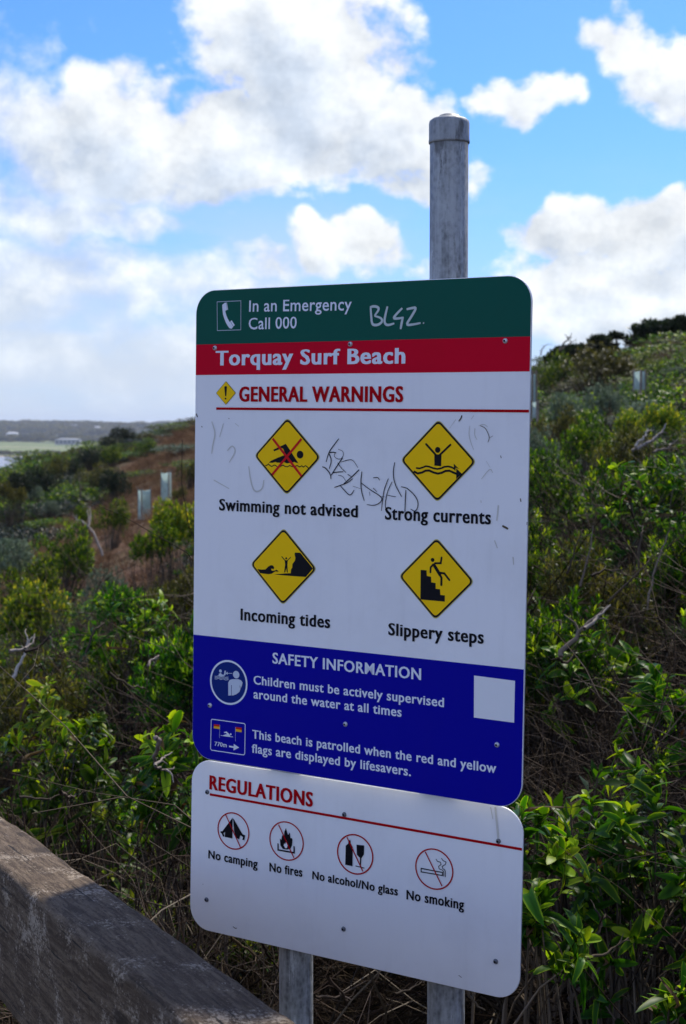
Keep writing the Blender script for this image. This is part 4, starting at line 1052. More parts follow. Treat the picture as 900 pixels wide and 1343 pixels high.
# low growth between the shrubs
def in_clear(x, y):
    b = x / max(y, .1)
    if -.150 < b < -.088 and 18 < y < 46: return True
    return 17 < y < 34 + (b + .21) / .115 * 50 and -.34 < b < -.07
rs = np.random.RandomState(5)
def cone_pts(n, y0, y1, half=.34, extra=.9, sink=0.0):
    out = []
    while len(out) < n:
        y = math.sqrt(rs.uniform(y0 ** 2, y1 ** 2)); x = rs.uniform(-1, 1) * (half * y + extra); out.append((x, y))
    return out
twigA = [mesh_from('twigs', *(lambda q: (q[0], [q[1]], q[2]))(twig_mass(46, .42, .62, np.random.RandomState(90 + i), .0024, .42, 3))) for i in range(3)]
twigB = [mesh_from('curly', *(lambda q: (q[0], [q[1]], q[2]))(twig_mass(90, .30, .34, np.random.RandomState(190 + i), .0016, .5, 3, .7, 8))) for i in range(2)]
for me in twigA: me.materials.append(M['tw_brown'])
for me in twigB: me.materials.append(M['tw_brown'])
twigC = [m_.copy() for m_ in twigA[:2]]
for me in twigC: me.materials.clear(); me.materials.append(M['tw_grey'])
pts = []
for (x, y) in cone_pts(700, 2.75, 8.5, .42, .8):
    s = rs.uniform(.7, 1.2); low = 0.0
    if y < 3.5 and abs(x) < .95: s *= .52; low = .1
    if y < 3.7 and x > .25 and rs.uniform() < .6: continue
    sx = s * (1 + y * .03)
    pts.append((x, y, gz(x, y) + rs.uniform(-.05, .22) - low, rs.normal(0, .2), rs.normal(0, .2), rs.uniform(0, 6.28), sx, sx, s, rs.choice([0, 1, 2, 3, 4, 5, 6], p=[.17, .17, .16, .17, .17, .08, .08])))
scatter('dead_twig_tangle', twigA + twigB + twigC, pts, 'tangle of dead brown and grey twigs filling the near undergrowth', 'undergrowth')
# low leafy scrub
SM = ['glossy', 'green', 'grey', 'olive', 'brown', 'dark']
LM = dict(glossy=('lf_glossy', .18), green=('lf_green', .16), grey=('lf_grey', .16), olive=('lf_olive', .13), brown=('lf_brown', .07), dark=('lf_dark', .12))
def scrub_set(tagn, Rr, H, ntips, nleaf, llen, lobes):
    out = []
    for k_ in SM:
        fo, st = shrub_proto(tagn + k_, LM[k_][0], 'bark', Rr, H, ntips, nleaf, llen * (.8 if k_ == 'grey' else 1), 77 + len(k_) + lobes, w=LM[k_][1], lobes=lobes); out.append(joined(fo, st, tagn + k_))
    return out
LOW = scrub_set('low_', .34, .45, 36, 9, .066, 4) + scrub_set('mid_', .75, .7, 230, 8, .060, 7) + scrub_set('far_', 1.6, 1.0, 520, 7, .11, 10)
pts = []
for (x, y) in cone_pts(480, 3.1, 10, .42, .8):
    s = rs.uniform(.6, 1.1)
    pts.append((x, y, gz(x, y) + rs.uniform(.05, .45), rs.normal(0, .25), rs.normal(0, .25), rs.uniform(0, 6.28), s, s, s, rs.choice(6, p=[.42, .32, .03, .13, .06, .04])))
for (x, y) in cone_pts(1500, 9, 32, .46, .4):
    left = x < -.05 * y
    if in_clear(x, y) and rs.uniform() < .9 or (-.150 < x / y < -.088 and 17 < y < 46): continue
    if x > .05 * y and y > 11 and rs.uniform() < .45: continue
    s = rs.uniform(.7, 1.35); hz = (.5 if y > 13 else .8) if left else .55 if y > 11 else .9
    pts.append((x, y, gz(x, y) + rs.uniform(-.15, .05), rs.normal(0, .15), rs.normal(0, .15), rs.uniform(0, 6.28), s, s, s * hz, 6 + rs.choice(6, p=[.20, .40, .10, .16, .06, .08])))
for (x, y) in cone_pts(2200, 30, 125, .50, .4):
    if in_clear(x, y) and rs.uniform() < .94: continue
    s = rs.uniform(.7, 1.5) * (.7 + y / 130)
    pts.append((x, y, gz(x, y) + rs.uniform(-.5, -.1), 0, 0, rs.uniform(0, 6.28), s, s, s * (.62 if x < -.15 * y else .32 if x < 0 else .46), 12 + rs.choice(6, p=[.05, .38, .09, .24, .08, .16])))
scatter('low_scrub', LOW, pts, 'dense low coastal scrub covering the hillside between the larger shrubs', 'scrub')
# dry grass on the bare left-hand slope
def tuft(seed, n=60, H=.22, Rr=.14):
    q = np.random.RandomState(seed); ps, rd, tt = [], [], []
    for i in range(n):
        a = q.uniform(0, 6.28); r_ = q.uniform(0, Rr); s = np.array([r_ * math.cos(a), r_ * math.sin(a), -.02]); d = np.array([math.cos(a) * .5, math.sin(a) * .5, 1.]) + q.normal(0, .25, 3)
        ps.append(wander(s, d, H * q.uniform(.5, 1.2), 4, q, .12, .08)); rd.append(.0028); tt.append(q.uniform(0, 1))
    V, F, T_ = tubes(ps, rd, 3, tt); me = mesh_from('tuft', V, [F], T_); me.materials.append(M['dry']); return me
tufts = [tuft(i) for i in (1, 2, 3)]
pts = []
for (x, y) in cone_pts(9000, 14, 85, .30, 0):
    if x > .02 * y: continue
    if not in_clear(x, y) and rs.uniform() < .8: continue
    s = rs.uniform(.6, 1.3) * (1 + y / 90)
    pts.append((x, y, gz(x, y) - .02, rs.normal(0, .15), rs.normal(0, .15), rs.uniform(0, 6.28), s, s, s * .75, rs.randint(0, 3)))
scatter('dry_grass', tufts, pts, 'dry brown grass tufts on the open slope at left', 'grass')
# ---------------------------------------------------------------- near shrubs whose large leaves can be picked out
M['tw_dry'] = leaf_mat('dry_fine_twig', (.04, .028, .019), (.11, .082, .058), (.20, .155, .115), 0.0, None, .85)
LEAF_HI = []
for i, (cu, fo, w) in enumerate(((.45, .35, .185), (.75, .45, .175), (.25, .3, .20), (1.0, .5, .165), (.1, .35, .21), (.6, .25, .155))):
    LEAF_HI.append(leaf_template('hi', cu, fo, w))
def near_shrub(name, label, x, y, ztop, rad, depth, ntips, nleaf, llen, matk, seed, nobj=300, lean=(0, -.25), spread=(.25, 1.15)):
    q = np.random.RandomState(seed); g = gz(x, y); H = ztop - g
    root = empty(name, (x, y, g), label, 'shrub', 'coastal shrubs on the hillside')
    # branch tips: over an uneven dome of the given height band
    a = q.uniform(0, 6.28, ntips); r_ = np.sqrt(q.uniform(0, 1, ntips)) * rad
    lob = .5 + .5 * np.sin(a * 3 + seed) * np.cos(r_ / rad * 4 + seed)
    z = H - depth * (r_ / rad) ** 2 * q.uniform(.5, 1.2, ntips) - depth * .30 * lob - q.uniform(0, depth * .55, ntips) ** 1
    z = np.where(q.uniform(0, 1, ntips) < .35, H - q.uniform(.2, 1, ntips) * depth, z); z = np.clip(z, .06, H)
    tips = np.stack([r_ * np.cos(a), r_ * np.sin(a), z], -1)
    ax = np.stack([np.cos(a) * r_ / rad * .8 + lean[0], np.sin(a) * r_ / rad * .8 + lean[1], np.full(ntips, .85)], -1) + q.normal(0, .28, (ntips, 3))
    ax /= np.linalg.norm(ax, axis=1, keepdims=True)
    pos, rot, scl, tint = rosettes(tips, ax, nleaf, llen, q, spread, .12)
    scl = scl * np.clip(q.normal(1, .22, len(scl)), .5, 1.5); n = len(pos); d = np.hypot(pos[:, 0] + x, pos[:, 1] + y) / scl; order = np.argsort(d)
    keep = order[:nobj]; rest = order[nobj:]
    protos = []
    for k, (V, F) in enumerate(LEAF_HI):
        for tv in (.15, .45, .9):
            me = mesh_from('leaf', V, [F], np.clip(np.full(len(V), tv) + .2 * (V[:, 0] - .5) + np.where(np.abs(V[:, 1]) > .02, .42, -.05), 0, 1), True); me.materials.append(M[matk]); protos.append(me)
    old = []
    for (V, F) in LEAF_HI[:3]:
        me = mesh_from('leaf', V * np.array([1, .8, 1.6]), [F], np.full(len(V), .5), True); me.materials.append(M['lf_brown']); old.append(me)
    for i in keep:
        o = bpy.data.objects.new('leaf', old[q.randint(0, 3)] if q.uniform() < .06 else protos[q.randint(0, 6) * 3 + (0 if tint[i] < .3 else 1 if tint[i] < .7 else 2)]); COL.objects.link(o); o.parent = root
        k_ = scl[i] * np.array([1, q.uniform(.62, 1.2), q.uniform(.6, 1.9)])
        o.matrix_local = Matrix([[*rot[i][0] * k_, pos[i][0]], [*rot[i][1] * k_, pos[i][1]], [*rot[i][2] * k_, pos[i][2]], [0, 0, 0, 1]])
    if len(rest):
        V, F, T_ = batch(LEAF_HI[0], pos[rest], rot[rest], scl[rest], tint[rest]); me = mesh_from('leaf_mass', V, [F], T_, True); me.materials.append(M[matk])
        o = link('leaf_mass', me, None, root); o['kind'] = 'stuff'
    ps = []
    for t_, a_ in zip(tips, ax):
        b = np.array([t_[0] * .25 + q.normal(0, .03), t_[1] * .25 + q.normal(0, .03), -.08]); mid = t_ - a_ * H * .4; mid[2] = max(mid[2], .05)
        ps.append(bez(b, mid, t_, 8))
    V, F, T_ = tubes(ps, [.0045] * len(ps), 4, q.uniform(0, 1, len(ps))); me = mesh_from('stems', V, [F], T_, True); me.materials.append(M['bark']); link('stems', me, None, root)
    return root
near_shrub('yellow_green_shrub', 'yellow and orange tipped shrub at the left edge of the thicket', -0.949, 4.900, 0.855, 0.096, 0.264, 26, 9, 0.050, 'lf_yellow', 71, 234)
near_shrub('glossy_shrub', 'large leaved glossy shrub with curling pale rimmed leaves right of the regulations sign', 0.625, 3.250, 0.886, 0.151, 0.335, 56, 11, 0.054, 'lf_glossy', 3, 300)
near_shrub('glossy_shrub', 'small glossy sprig touching the corner between the two signs at right', 0.379, 3.000, 0.874, 0.062, 0.118, 9, 11, 0.058, 'lf_glossy', 8, 99)
near_shrub('glossy_shrub', 'low shaded shrub beside the middle of the regulations sign', 0.372, 2.850, 0.731, 0.077, 0.126, 12, 11, 0.056, 'lf_glossy', 15, 132)
near_shrub('glossy_shrub', 'big leafed sprig in the bottom right corner', 0.534, 2.500, 0.709, 0.039, 0.086, 6, 9, 0.056, 'lf_glossy', 21, 54)
near_shrub('glossy_shrub', 'small leafy sprig above the large glossy shrub at right', 0.700, 3.700, 0.835, 0.062, 0.073, 7, 10, 0.050, 'lf_glossy', 27, 70)
near_shrub('glossy_shrub', 'dark broad leaved shrub at the right edge beside the safety panel', 0.927, 4.400, 0.987, 0.129, 0.259, 26, 10, 0.062, 'lf_glossy', 33, 260)
near_shrub('glossy_shrub', 'scattered leafy shoots among bare twigs at right of the slippery steps symbol', 0.829, 4.900, 1.019, 0.180, 0.288, 14, 8, 0.062, 'lf_glossy', 39, 112)
near_shrub('glossy_shrub', 'leafy glossy shrub at the left edge above the handrail', -0.766, 4.400, 0.808, 0.194, 0.324, 78, 10, 0.050, 'lf_green', 45, 300)
near_shrub('glossy_shrub', 'leafy shrub beside the lower left corner of the tall sign', -0.440, 3.900, 0.879, 0.105, 0.268, 40, 10, 0.052, 'lf_glossy', 51, 300)
near_shrub('glossy_shrub', 'bright leafy shrub top beside the incoming tides symbol at left', -0.950, 6.800, 0.860, 0.200, 0.200, 30, 9, 0.062, 'lf_glossy', 57, 270)
near_shrub('glossy_shrub', 'bright green shrub crown below the arching bare branches', 1.353, 6.900, 1.465, 0.186, 0.321, 44, 10, 0.058, 'lf_glossy', 63, 300)

# ---------------------------------------------------------------- bare branches and snags
def branch(name, label, cat, lines, matk, sides=6, twigs=0, seed=0):
    """lines: list of (radius, [(x,y,z),...]); heights already in world metres"""
    q = np.random.RandomState(seed + 1); base = np.array(lines[0][1][0]); root = empty(name, tuple(base), label, cat, 'bare branches and snags in the scrub')
    main = True
    for (r_, pts) in lines:
        p = np.array(pts, float) - base
        # densify and roughen
        u = np.linspace(0, len(p) - 1, max(7, len(p) * 4)); i0 = np.clip(u.astype(int), 0, len(p) - 2); f = (u - i0)[:, None]
        pp = p[i0] * (1 - f) + p[i0 + 1] * f + q.normal(0, r_ * .35, (len(u), 3)); L = np.linalg.norm(p[-1] - p[0])
        paths, rad = [pp], [r_]
        for j in range(twigs):
            k = q.randint(len(pp) // 3, len(pp)); dd = pp[k] - pp[k - 1] + q.normal(0, 1, 3) * np.linalg.norm(pp[k] - pp[k - 1]) * .9
            paths.append(wander(pp[k], dd, L * q.uniform(.12, .35), 6, q, .3)); rad.append(r_ * .45)
        V, F, T_ = tubes(paths, rad, sides, q.uniform(.2, 1, len(paths))); me = mesh_from('limb', V, [F], T_, True); me.materials.append(M[matk])
        link('trunk' if main and cat == 'dead tree' else 'limb', me, None, root); main = False
    return root
branch('dead_snag', 'forked pale dead snag standing on the brown slope', 'dead tree', [(0.019, [(-3.253, 21.000, -0.150), (-3.409, 21.200, 0.145), (-3.504, 21.400, 0.215), (-3.547, 21.600, 0.435)]), (0.015, [(-3.438, 21.000, 0.221), (-3.554, 21.200, 0.291), (-3.693, 21.400, 0.320)]), (0.012, [(-3.438, 21.000, 0.241), (-3.440, 21.200, 0.374), (-3.493, 21.400, 0.488)])], 'tw_pale', 6, 2, 1)
branch('dead_snag', 'small thin dead snag higher on the left slope', 'dead tree', [(0.02, [(-5.733, 34.000, 0.033), (-5.784, 34.200, 0.225), (-5.835, 34.400, 0.453)]), (0.012, [(-5.750, 34.000, 0.200), (-5.666, 34.200, 0.292), (-5.598, 34.400, 0.217)])], 'tw_grey', 6, 2, 2)
branch('bare_branch', 'bleached forked branch at the left edge above the yellow tipped shrub', 'branch', [(0.007, [(-1.154, 5.400, 0.721), (-1.125, 5.440, 0.789), (-1.112, 5.480, 0.848)]), (0.006, [(-1.165, 5.400, 0.811), (-1.120, 5.440, 0.816), (-1.096, 5.480, 0.853)]), (0.005, [(-1.112, 5.400, 0.822), (-1.093, 5.440, 0.835), (-1.091, 5.480, 0.864)])], 'tw_pale', 6, 1, 3)
branch('bare_branch', 'long thin grey branch crossing the left thicket', 'branch', [(0.006, [(-1.071, 5.200, 0.835), (-1.022, 5.240, 0.855), (-0.989, 5.280, 0.901)]), (0.004, [(-0.867, 5.200, 0.835), (-0.837, 5.240, 0.912), (-0.818, 5.280, 0.927), (-0.861, 5.320, 0.891)])], 'tw_grey', 6, 1, 4)
branch('bare_branch', 'curled white branch in the left thicket beside the sign', 'branch', [(0.005, [(-0.617, 4.900, 0.836), (-0.618, 4.940, 0.849), (-0.593, 4.980, 0.858), (-0.615, 5.020, 0.822)])], 'tw_pale', 6, 1, 5)
branch('bare_branch', 'thin bowed branch in the dark middle of the left thicket', 'branch', [(0.005, [(-0.701, 4.600, 0.867), (-0.682, 4.640, 0.840), (-0.642, 4.680, 0.811), (-0.613, 4.720, 0.799), (-0.602, 4.760, 0.779)])], 'tw_grey', 6, 1, 6)
branch('bare_branch', 'white elbow shaped branch beside the lower left corner of the tall sign', 'branch', [(0.0065, [(-0.436, 3.600, 0.873), (-0.435, 3.640, 0.838), (-0.453, 3.680, 0.799), (-0.450, 3.720, 0.772), (-0.409, 3.760, 0.763)]), (0.004, [(-0.439, 3.600, 0.806), (-0.428, 3.640, 0.815), (-0.411, 3.680, 0.821)])], 'tw_pale', 6, 1, 7)
branch('bare_branch', 'low crooked branch in the shade above the handrail', 'branch', [(0.005, [(-0.625, 3.400, 0.793), (-0.617, 3.440, 0.767), (-0.604, 3.480, 0.768)]), (0.004, [(-0.610, 3.400, 0.777), (-0.614, 3.440, 0.723)]), (0.003, [(-0.717, 3.400, 0.780), (-0.658, 3.440, 0.764), (-0.614, 3.480, 0.778)])], 'tw_grey', 6, 1, 8)
branch('bare_branch', 'fan of pale arching branches on the upper right slope', 'branch', [(0.01, [(1.723, 9.300, 1.454), (1.808, 9.340, 1.481), (1.876, 9.380, 1.526)]), (0.01, [(1.755, 9.300, 1.463), (1.859, 9.340, 1.513), (1.922, 9.380, 1.563), (1.958, 9.420, 1.609)]), (0.01, [(1.741, 9.300, 1.472), (1.808, 9.340, 1.536), (1.839, 9.380, 1.582)]), (0.008, [(1.846, 9.300, 1.445), (1.946, 9.340, 1.463), (2.019, 9.380, 1.517)])], 'tw_pale', 6, 1, 9)
branch('bare_branch', 'thick pale diagonal branch right of the blue safety panel', 'branch', [(0.0085, [(0.615, 4.400, 0.944), (0.686, 4.440, 1.012), (0.769, 4.480, 1.080)]), (0.006, [(0.610, 4.400, 0.936), (0.642, 4.440, 0.917), (0.681, 4.480, 0.948)])], 'tw_grey', 6, 3, 10)
branch('bare_branch', 'short bleached stick in the right hand tangle', 'branch', [(0.006, [(0.670, 4.300, 1.035), (0.713, 4.340, 1.060), (0.758, 4.380, 1.093)])], 'tw_pale', 6, 0, 11)
branch('bare_branch', 'grey horizontal twig at the right of the strong currents label', 'branch', [(0.005, [(0.804, 5.000, 1.115), (0.852, 5.040, 1.131), (0.921, 5.080, 1.129)]), (0.004, [(0.723, 5.000, 1.120), (0.754, 5.040, 1.200), (0.784, 5.080, 1.259)]), (0.004, [(0.765, 5.000, 1.080), (0.803, 5.040, 1.200), (0.819, 5.080, 1.271)])], 'tw_grey', 6, 2, 12)
branch('bare_branch', 'upright thin grey twigs at the right edge', 'branch', [(0.005, [(0.980, 5.000, 1.007), (1.018, 5.040, 1.150), (1.071, 5.080, 1.259)]), (0.0045, [(0.951, 5.000, 1.142), (0.968, 5.040, 1.249), (0.984, 5.080, 1.271)]), (0.004, [(0.858, 5.000, 1.031), (0.983, 5.040, 1.145), (1.016, 5.080, 1.177)])], 'tw_grey', 6, 2, 13)
branch('bare_branch', 'thin forked twigs beneath the right of the regulations sign', 'branch', [(0.0035, [(-0.027, 2.800, 0.590), (0.000, 2.840, 0.542), (0.011, 2.880, 0.506)]), (0.0035, [(-0.053, 2.850, 0.535), (-0.014, 2.890, 0.518), (0.043, 2.930, 0.534)]), (0.003, [(0.100, 2.900, 0.520), (0.137, 2.940, 0.519), (0.161, 2.980, 0.520)]), (0.0035, [(0.222, 2.800, 0.579), (0.239, 2.840, 0.532), (0.268, 2.880, 0.496)])], 'tw_grey', 6, 2, 14)
branch('bare_branch', 'crossing twigs under the regulations sign between rail and post', 'branch', [(0.003, [(-0.146, 2.700, 0.697), (-0.132, 2.740, 0.646), (-0.114, 2.780, 0.608)]), (0.003, [(-0.202, 2.750, 0.681), (-0.164, 2.790, 0.637), (-0.146, 2.830, 0.571)]), (0.0025, [(-0.132, 2.700, 0.610), (-0.113, 2.740, 0.603), (-0.095, 2.780, 0.594)])], 'tw_brown', 6, 2, 15)
branch('bare_branch', 'twisted grey branch low at the bottom right', 'branch', [(0.006, [(0.398, 2.900, 0.503), (0.454, 2.940, 0.574), (0.497, 2.980, 0.615), (0.518, 3.020, 0.635)]), (0.004, [(0.448, 2.900, 0.588), (0.504, 2.940, 0.585), (0.555, 2.980, 0.604)])], 'tw_grey', 6, 3, 16)
branch('bare_branch', 'dark wind bent twigs on the skyline beside the sign', 'branch', [(0.03, [(5.178, 38.000, 3.314), (5.393, 38.200, 3.622), (5.609, 38.400, 3.784)]), (0.02, [(5.253, 38.000, 3.425), (5.524, 38.200, 3.585), (5.685, 38.400, 3.671)]), (0.018, [(4.553, 36.000, 3.224), (4.614, 36.200, 3.375), (4.746, 36.400, 3.491)])], 'bark', 6, 5, 17)
def dry_bush(label, x, y, ztop, rad, seed, n=420):
    g = gz(x, y); h = ztop - g; root = empty('dry_bush', (x, y, g), label, 'bush', 'dry twiggy bushes')
    V, F, T_ = twig_mass(n, rad, h * .8, np.random.RandomState(seed), .0013, .55, 4, .8, 9)
    me = mesh_from('twigs', V, [F], T_); me.materials.append(M['tw_dry']); link('twigs', me, None, root)
    V, F, T_ = twig_mass(24, rad * .5, h * .9, np.random.RandomState(seed + 1), .004, .25, 2, .9, 8)
    me = mesh_from('stems', V, [F], T_); me.materials.append(M['tw_brown']); link('stems', me, None, root)
dry_bush('dense fuzzy brown dry bush right of the lower corner of the blue safety panel', 0.587, 4.10, 0.802, 0.151, 301, 520)
dry_bush('dry brown twiggy bush beside the sign edge in the left thicket', -0.791, 7.20, 0.869, 0.113, 302, 260)
dry_bush('dry twiggy bush at the lower right of the tangle', 0.902, 4.60, 0.829, 0.124, 303, 300)
dry_bush('dry twiggy bush in the shade left of the regulations sign', -0.396, 3.30, 0.748, 0.078, 304, 260)
dry_bush('dry bush in shade above the handrail at left', -0.635, 3.60, 0.714, 0.106, 305, 300)
dry_bush('dry brown bush on the left slope below the dead snag', -1.618, 11.00, 0.646, 0.216, 306, 240)
dry_bush('dry twiggy bush in the middle of the right hand tangle', 1.167, 7.00, 1.319, 0.240, 307, 420)
dry_bush('dry twiggy bush between sign and tangle at right', 0.755, 5.60, 1.100, 0.137, 308, 300)

# ---------------------------------------------------------------- tree guards
gm, GT, gb = mat('pale_green_plastic_sleeve')
gb.inputs['Base Color'].default_value = (.42, .58, .54, 1); gb.inputs['Roughness'].default_value = .35
gtr = GT.n('ShaderNodeBsdfTranslucent'); gtr.inputs[0].default_value = (.50, .66, .60, 1); gmx = GT.n('ShaderNodeMixShader')
gp = GT.n('ShaderNodeTexCoord').outputs['Object']
GT.put(gb.inputs['Base Color'], GT.mix(GT.ss(GT.noise(gp, 9, 5, .6), .4, .65), (.74, .80, .78, 1), (.55, .63, .59, 1)))
gmx.inputs[0].default_value = .4; GT.put(gmx.inputs[1], gb.outputs[0]); GT.put(gmx.inputs[2], gtr.outputs[0])
GT.put([n for n in gm.node_tree.nodes if n.type == 'OUTPUT_MATERIAL'][0].inputs[0], gmx.outputs[0])
stake_mat = timber('stake_timber', (.16, .12, .09), (.30, .25, .19), (.40, .36, .30), 2, .4)
def tree_guard(label, x, y, zb, h, w, rot, nst=3):
    root = empty('tree_guard', (x, y, zb), label, 'tree guard', 'plastic tree guards on the slope')
    k = 3 if nst == 3 else 4; corners = [(math.cos(2 * math.pi * i / k + rot) * w * .58, math.sin(2 * math.pi * i / k + rot) * w * .58) for i in range(k)]
    bm = bmesh.new(); lo, hi = [], []; seg = 6
    for i in range(k):
        a, b = corners[i], corners[(i + 1) % k]
        for j in range(seg):
            f = j / seg; bul = 1 + .10 * math.sin(math.pi * f); px_, py_ = (a[0] * (1 - f) + b[0] * f) * bul, (a[1] * (1 - f) + b[1] * f) * bul
            lo.append(bm.verts.new((px_, py_, -.03))); hi.append(bm.verts.new((px_ * .97, py_ * .97, h * (1 - .05 * math.sin(math.pi * f) + .012 * math.sin(i * 3 + j)))))
    for i in range(len(lo)):
        j = (i + 1) % len(lo); bm.faces.new((lo[i], lo[j], hi[j], hi[i]))
    r = bmesh.ops.solidify(bm, geom=list(bm.faces), thickness=.003)
    link('sleeve', bm_mesh('sleeve', bm, False), gm, root)
    for c_ in corners:
        bm = bmesh.new(); add_box(bm, (c_[0] * .93, c_[1] * .93, h * .5 - .03), (.026, .026, h * 1.18 + .06)); bevel(bm, .003, 1); link('stake', bm_mesh('stake', bm), stake_mat, root)
    bm = bmesh.new()
    V, F, T_ = tubes([wander((0, 0, 0), (q_ * .2, .1, 1), h * .8, 5, np.random.RandomState(int(x * 10) % 97 + 5 + i), .2) for i, q_ in enumerate((-1, 0, 1))], [.006] * 3, 4)
    me = mesh_from('seedling', V, [F], T_); me.materials.append(M['bark']); link('seedling', me, None, root)
    return root
tree_guard('lower of the two pale plastic tree guards on the left slope', -4.302, 33.50, -0.403, 0.624, 0.296, 0.4)
tree_guard('upper pale plastic tree guard beside the sign edge on the left slope', -4.529, 40.00, -0.302, 0.706, 0.294, 0.9)
tree_guard('tiny distant tree guard on the left hill crest', -11.083, 95.00, 0.669, 0.373, 0.233, 0.2)
tree_guard('pale tree guard on the upper right slope among green shrubs', 3.709, 19.50, 2.078, 0.201, 0.153, 0.5)
tree_guard('tall tree guard half hidden by the right edge of the sign', 2.431, 20.00, 1.875, 0.392, 0.088, 0.3)
tree_guard('short tree guard below the half hidden one at the sign edge', 2.285, 18.50, 1.718, 0.163, 0.091, 0.8)

# ---------------------------------------------------------------- windswept dark trees on the right skyline
def dark_tree(label, x, y, ztop, w, seed, lean=.5, gapk=.0):
    q = np.random.RandomState(seed); g = gz(x, y); H = ztop - g
    root = empty('windswept_tree', (x, y, g), label, 'tree', 'windswept trees along the skyline')
    n = int(560 + 260 * w); lob = []; NL = 17
    for i in range(NL):
        u = q.uniform(-1, 1); lob.append((u * w, q.uniform(-.5, .5) * w * .6, H * (.66 + .15 * (1 - abs(u - .15)) + q.uniform(-.13, .10)), w * q.uniform(.12, .27)))
    lob = np.array(lob); idx = q.randint(0, NL, n); d = q.normal(0, 1, (n, 3)); d /= np.linalg.norm(d, axis=1, keepdims=True)
    tips = lob[idx, :3] + d * (lob[idx, 3] * q.uniform(.4, 1.25, n))[:, None] * np.array([1.4, 1, .5])
    tips[:, 2] = np.minimum(tips[:, 2], H * 1.02); ax = d * .5 + np.array([lean, 0, .8]); ax /= np.linalg.norm(ax, axis=1, keepdims=True)
    pos, rot, scl, tint = rosettes(tips, ax, 9, .20, q, (.2, 1.1)); V, F, T_ = batch(leaf_template('lo', .2, .2, .16), pos, rot, scl, tint)
    me = mesh_from('crown', V, [F], T_); me.materials.append(M['lf_dark']); link('crown', me, None, root)
    ps, rd = [], []
    for i in range(NL):
        ps.append(bez(np.array([q.normal(0, .12), q.normal(0, .1), -.2]), np.array([lob[i, 0] * .15, 0, H * .45]), lob[i, :3], 8)); rd.append(.07)
    V, F, T_ = tubes(ps, rd, 6, [.4] * NL); me = mesh_from('trunk', V, [F], T_, True); me.materials.append(M['bark']); link('trunk', me, None, root)
    return root
dark_tree('tallest dark windswept tree at the right end of the skyline', 8.895, 43.00, 4.572, 0.801, 70)
dark_tree('dark flat topped tree left of the tallest one on the skyline', 8.163, 46.00, 4.441, 0.992, 71)
dark_tree('low dark spreading tree on the skyline nearest the sign', 6.923, 46.00, 4.103, 0.767, 72)
dark_tree('dark tree filling the right edge of the skyline', 9.145, 41.00, 4.595, 0.603, 73)

# ---------------------------------------------------------------- far lowland: houses, sheds and woodland
wallm = [paint('house_wall_%s' % n_, c_, .8, .1) for n_, c_ in (('white', (.72, .70, .66)), ('cream', (.55, .47, .36)), ('grey', (.30, .31, .33)))]
roofm = [paint('house_roof_%s' % n_, c_, .6, .1) for n_, c_ in (('grey', (.30, .31, .33)), ('red', (.36, .16, .10)), ('pale', (.60, .60, .60)))]
winm = paint('house_window_glass', (.04, .05, .06), .15, .0)
def house(label, x, y, w, d, h, wm, rm, hip=.35, cat='house', name='house', group='buildings on the far lowland'):
    g = gz(x, y); root = empty(name, (x, y, g), label, cat, group)
    bm = bmesh.new(); add_box(bm, (0, 0, h / 2 - 1), (w, d, h + 2)); link('wall', bm_mesh('wall', bm), wallm[wm], root)
    bm = bmesh.new(); rh = w * hip * .35 + .4; e = .5
    v = [bm.verts.new(q_) for q_ in ((-w / 2 - e, -d / 2 - e, h), (w / 2 + e, -d / 2 - e, h), (w / 2 + e, d / 2 + e, h), (-w / 2 - e, d / 2 + e, h), (-w * .28, 0, h + rh), (w * .28, 0, h + rh))]
    for f in ((0, 1, 5, 4), (1, 2, 5), (2, 3, 4, 5), (3, 0, 4), (3, 2, 1, 0)): bm.faces.new([v[i] for i in f])
    link('roof', bm_mesh('roof', bm), roofm[rm], root)
    k = max(2, int(w / 5)); wmesh = None
    for i in range(k):
        if wmesh is None:
            bm = bmesh.new(); add_box(bm, (0, 0, 0), (w / k * .5, .12, h * .4)); wmesh = bm_mesh('window', bm)
        o = link('window', wmesh, winm, root); o.location = (-w / 2 + (i + .5) * w / k, -d / 2 - .02, h * .55)
    return root
house('white gabled house standing left of the cream house on the far ridge', -491.8, 2850.0, 12, 9, 5, 0, 0, 0.5, 'house', 'house')
house('red roofed house on the far ridge near the right of the paddock', -402.0, 2950.0, 13, 9, 5, 1, 1, 0.5, 'house', 'house')
house('grey roofed white house on the far ridge above the left end of the paddock', -546.3, 2800.0, 14, 9, 5, 0, 0, 0.5, 'house', 'house')
house('pale roofed cream house on the far ridge above the middle of the paddock', -509.7, 2780.0, 12, 9, 5, 1, 2, 0.4, 'house', 'house')
house('long dark grey shed beside the far paddock', -335.3, 1900.0, 30, 14, 6.5, 2, 0, 0.1, 'shed', 'shed')
house('white building at the far left edge behind the trees', -530.6, 2500.0, 18, 10, 5, 0, 2, 0.3, 'house', 'house')
house('white house on the far hill above the grey shed', -426.2, 2700.0, 14, 9, 4.5, 0, 2, 0.5, 'house', 'house')
house('pale house right of the white hill house', -413.3, 2720.0, 10, 8, 4, 0, 0, 0.5, 'house', 'house')
house('cream house on the far ridge left of the dark bush', -480.5, 2900.0, 12, 9, 5, 1, 2, 0.5, 'house', 'house')
house('orange brown roofed house on the far ridge beside the sign', -385.3, 3000.0, 15, 9, 5, 1, 1, 0.6, 'house', 'house')
house('white house on the far ridge near the sign edge', -330.9, 3000.0, 13, 9, 6, 0, 2, 0.5, 'house', 'house')
house('grey house on the far ridge between the two nearest the sign', -364.8, 3050.0, 14, 9, 5, 2, 0, 0.5, 'house', 'house')
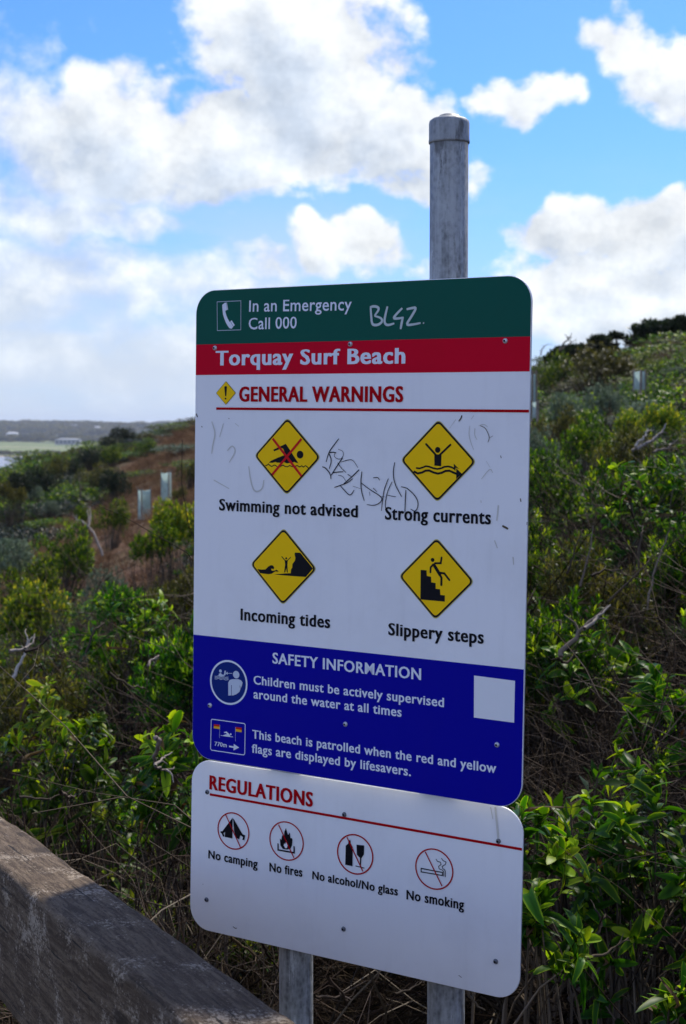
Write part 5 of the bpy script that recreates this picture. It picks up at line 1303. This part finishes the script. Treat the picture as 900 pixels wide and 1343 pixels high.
house('small white cottage low on the far hill left of the dark bush', -404.4, 2500.0, 10, 8, 4, 0, 2, 0.5, 'house', 'house')
def far_wood(name, label, pts, seed):
    protos = []
    for i in range(3):
        q = np.random.RandomState(seed + i); tips, ax = lobed_tips(260, 1, 1.0, q, 7, .15); pos, rot, scl, tint = rosettes(tips, ax, 5, .22, q)
        V, F, T_ = batch(leaf_template('lo', .1, .1, .3), pos, rot, scl, tint); me = mesh_from('far_crown', V, [F], T_); me.materials.append(M['lf_olive' if i else 'lf_dark']); protos.append(me)
    return scatter(name, protos, pts, label, 'woodland')
pts = []
rs2 = np.random.RandomState(3)
for _ in range(1500):      # scattered over the far ridges
    y = rs2.uniform(2450, 4300); x = rs2.uniform(-.26, .0) * y
    s = rs2.uniform(7, 15); pts.append((x, y, gz(x, y) - 2, 0, 0, rs2.uniform(0, 6.28), s * 1.3, s * 1.3, s * .8, rs2.randint(0, 3)))
for _ in range(260):       # tree belt behind the paddock
    y = rs2.uniform(2080, 2250); x = rs2.uniform(-.27, -.05) * y
    s = rs2.uniform(6, 10); pts.append((x, y, gz(x, y) - 1, 0, 0, rs2.uniform(0, 6.28), s * 1.4, s, s * .9, rs2.randint(0, 3)))
for _ in range(60):        # scrub on the bank above the sand
    y = rs2.uniform(1380, 1420); x = rs2.uniform(-.26, -.12) * y
    s = rs2.uniform(3, 5); pts.append((x, y, gz(x, y) - 1, 0, 0, rs2.uniform(0, 6.28), s * 2, s, s * .8, rs2.randint(0, 3)))
far_wood('far_woodland', 'dark woodland covering the far hills and edging the pale paddock', pts, 400)
bm = bmesh.new(); P_ = [(-420, 1660), (-392, 1700), (-350, 1720), (-310, 1690), (-270, 1700)]
vs = []
for i, (x, y) in enumerate(P_):
    for dy in (-9, 9): vs.append(bm.verts.new((x, y + dy, gz(x, y + dy) + .35)))
for i in range(len(P_) - 1): bm.faces.new((vs[2 * i], vs[2 * i + 2], vs[2 * i + 3], vs[2 * i + 1]))
tag(link('sand_path', bm_mesh('sand_path', bm), paint('sand_path', (.50, .43, .32), .9, .1)), 'pale sandy path curving across the far paddock', kind='structure')

# ---------------------------------------------------------------- haze
bm = bmesh.new(); add_box(bm, (0, 0, 10), (18600, 18600, 77))
hm = bpy.data.materials.new('air_haze'); hm.use_nodes = True; hn = hm.node_tree; hn.nodes.clear()
pv = hn.nodes.new('ShaderNodeVolumePrincipled'); pv.inputs['Density'].default_value = .00011; pv.inputs['Color'].default_value = (.72, .80, .92, 1); pv.inputs['Anisotropy'].default_value = .3
ho = hn.nodes.new('ShaderNodeOutputMaterial'); hn.links.new(pv.outputs[0], ho.inputs['Volume'])
tag(link('haze', bm_mesh('haze', bm), hm), 'thin sea haze softening the far hills', 'haze', kind='stuff')
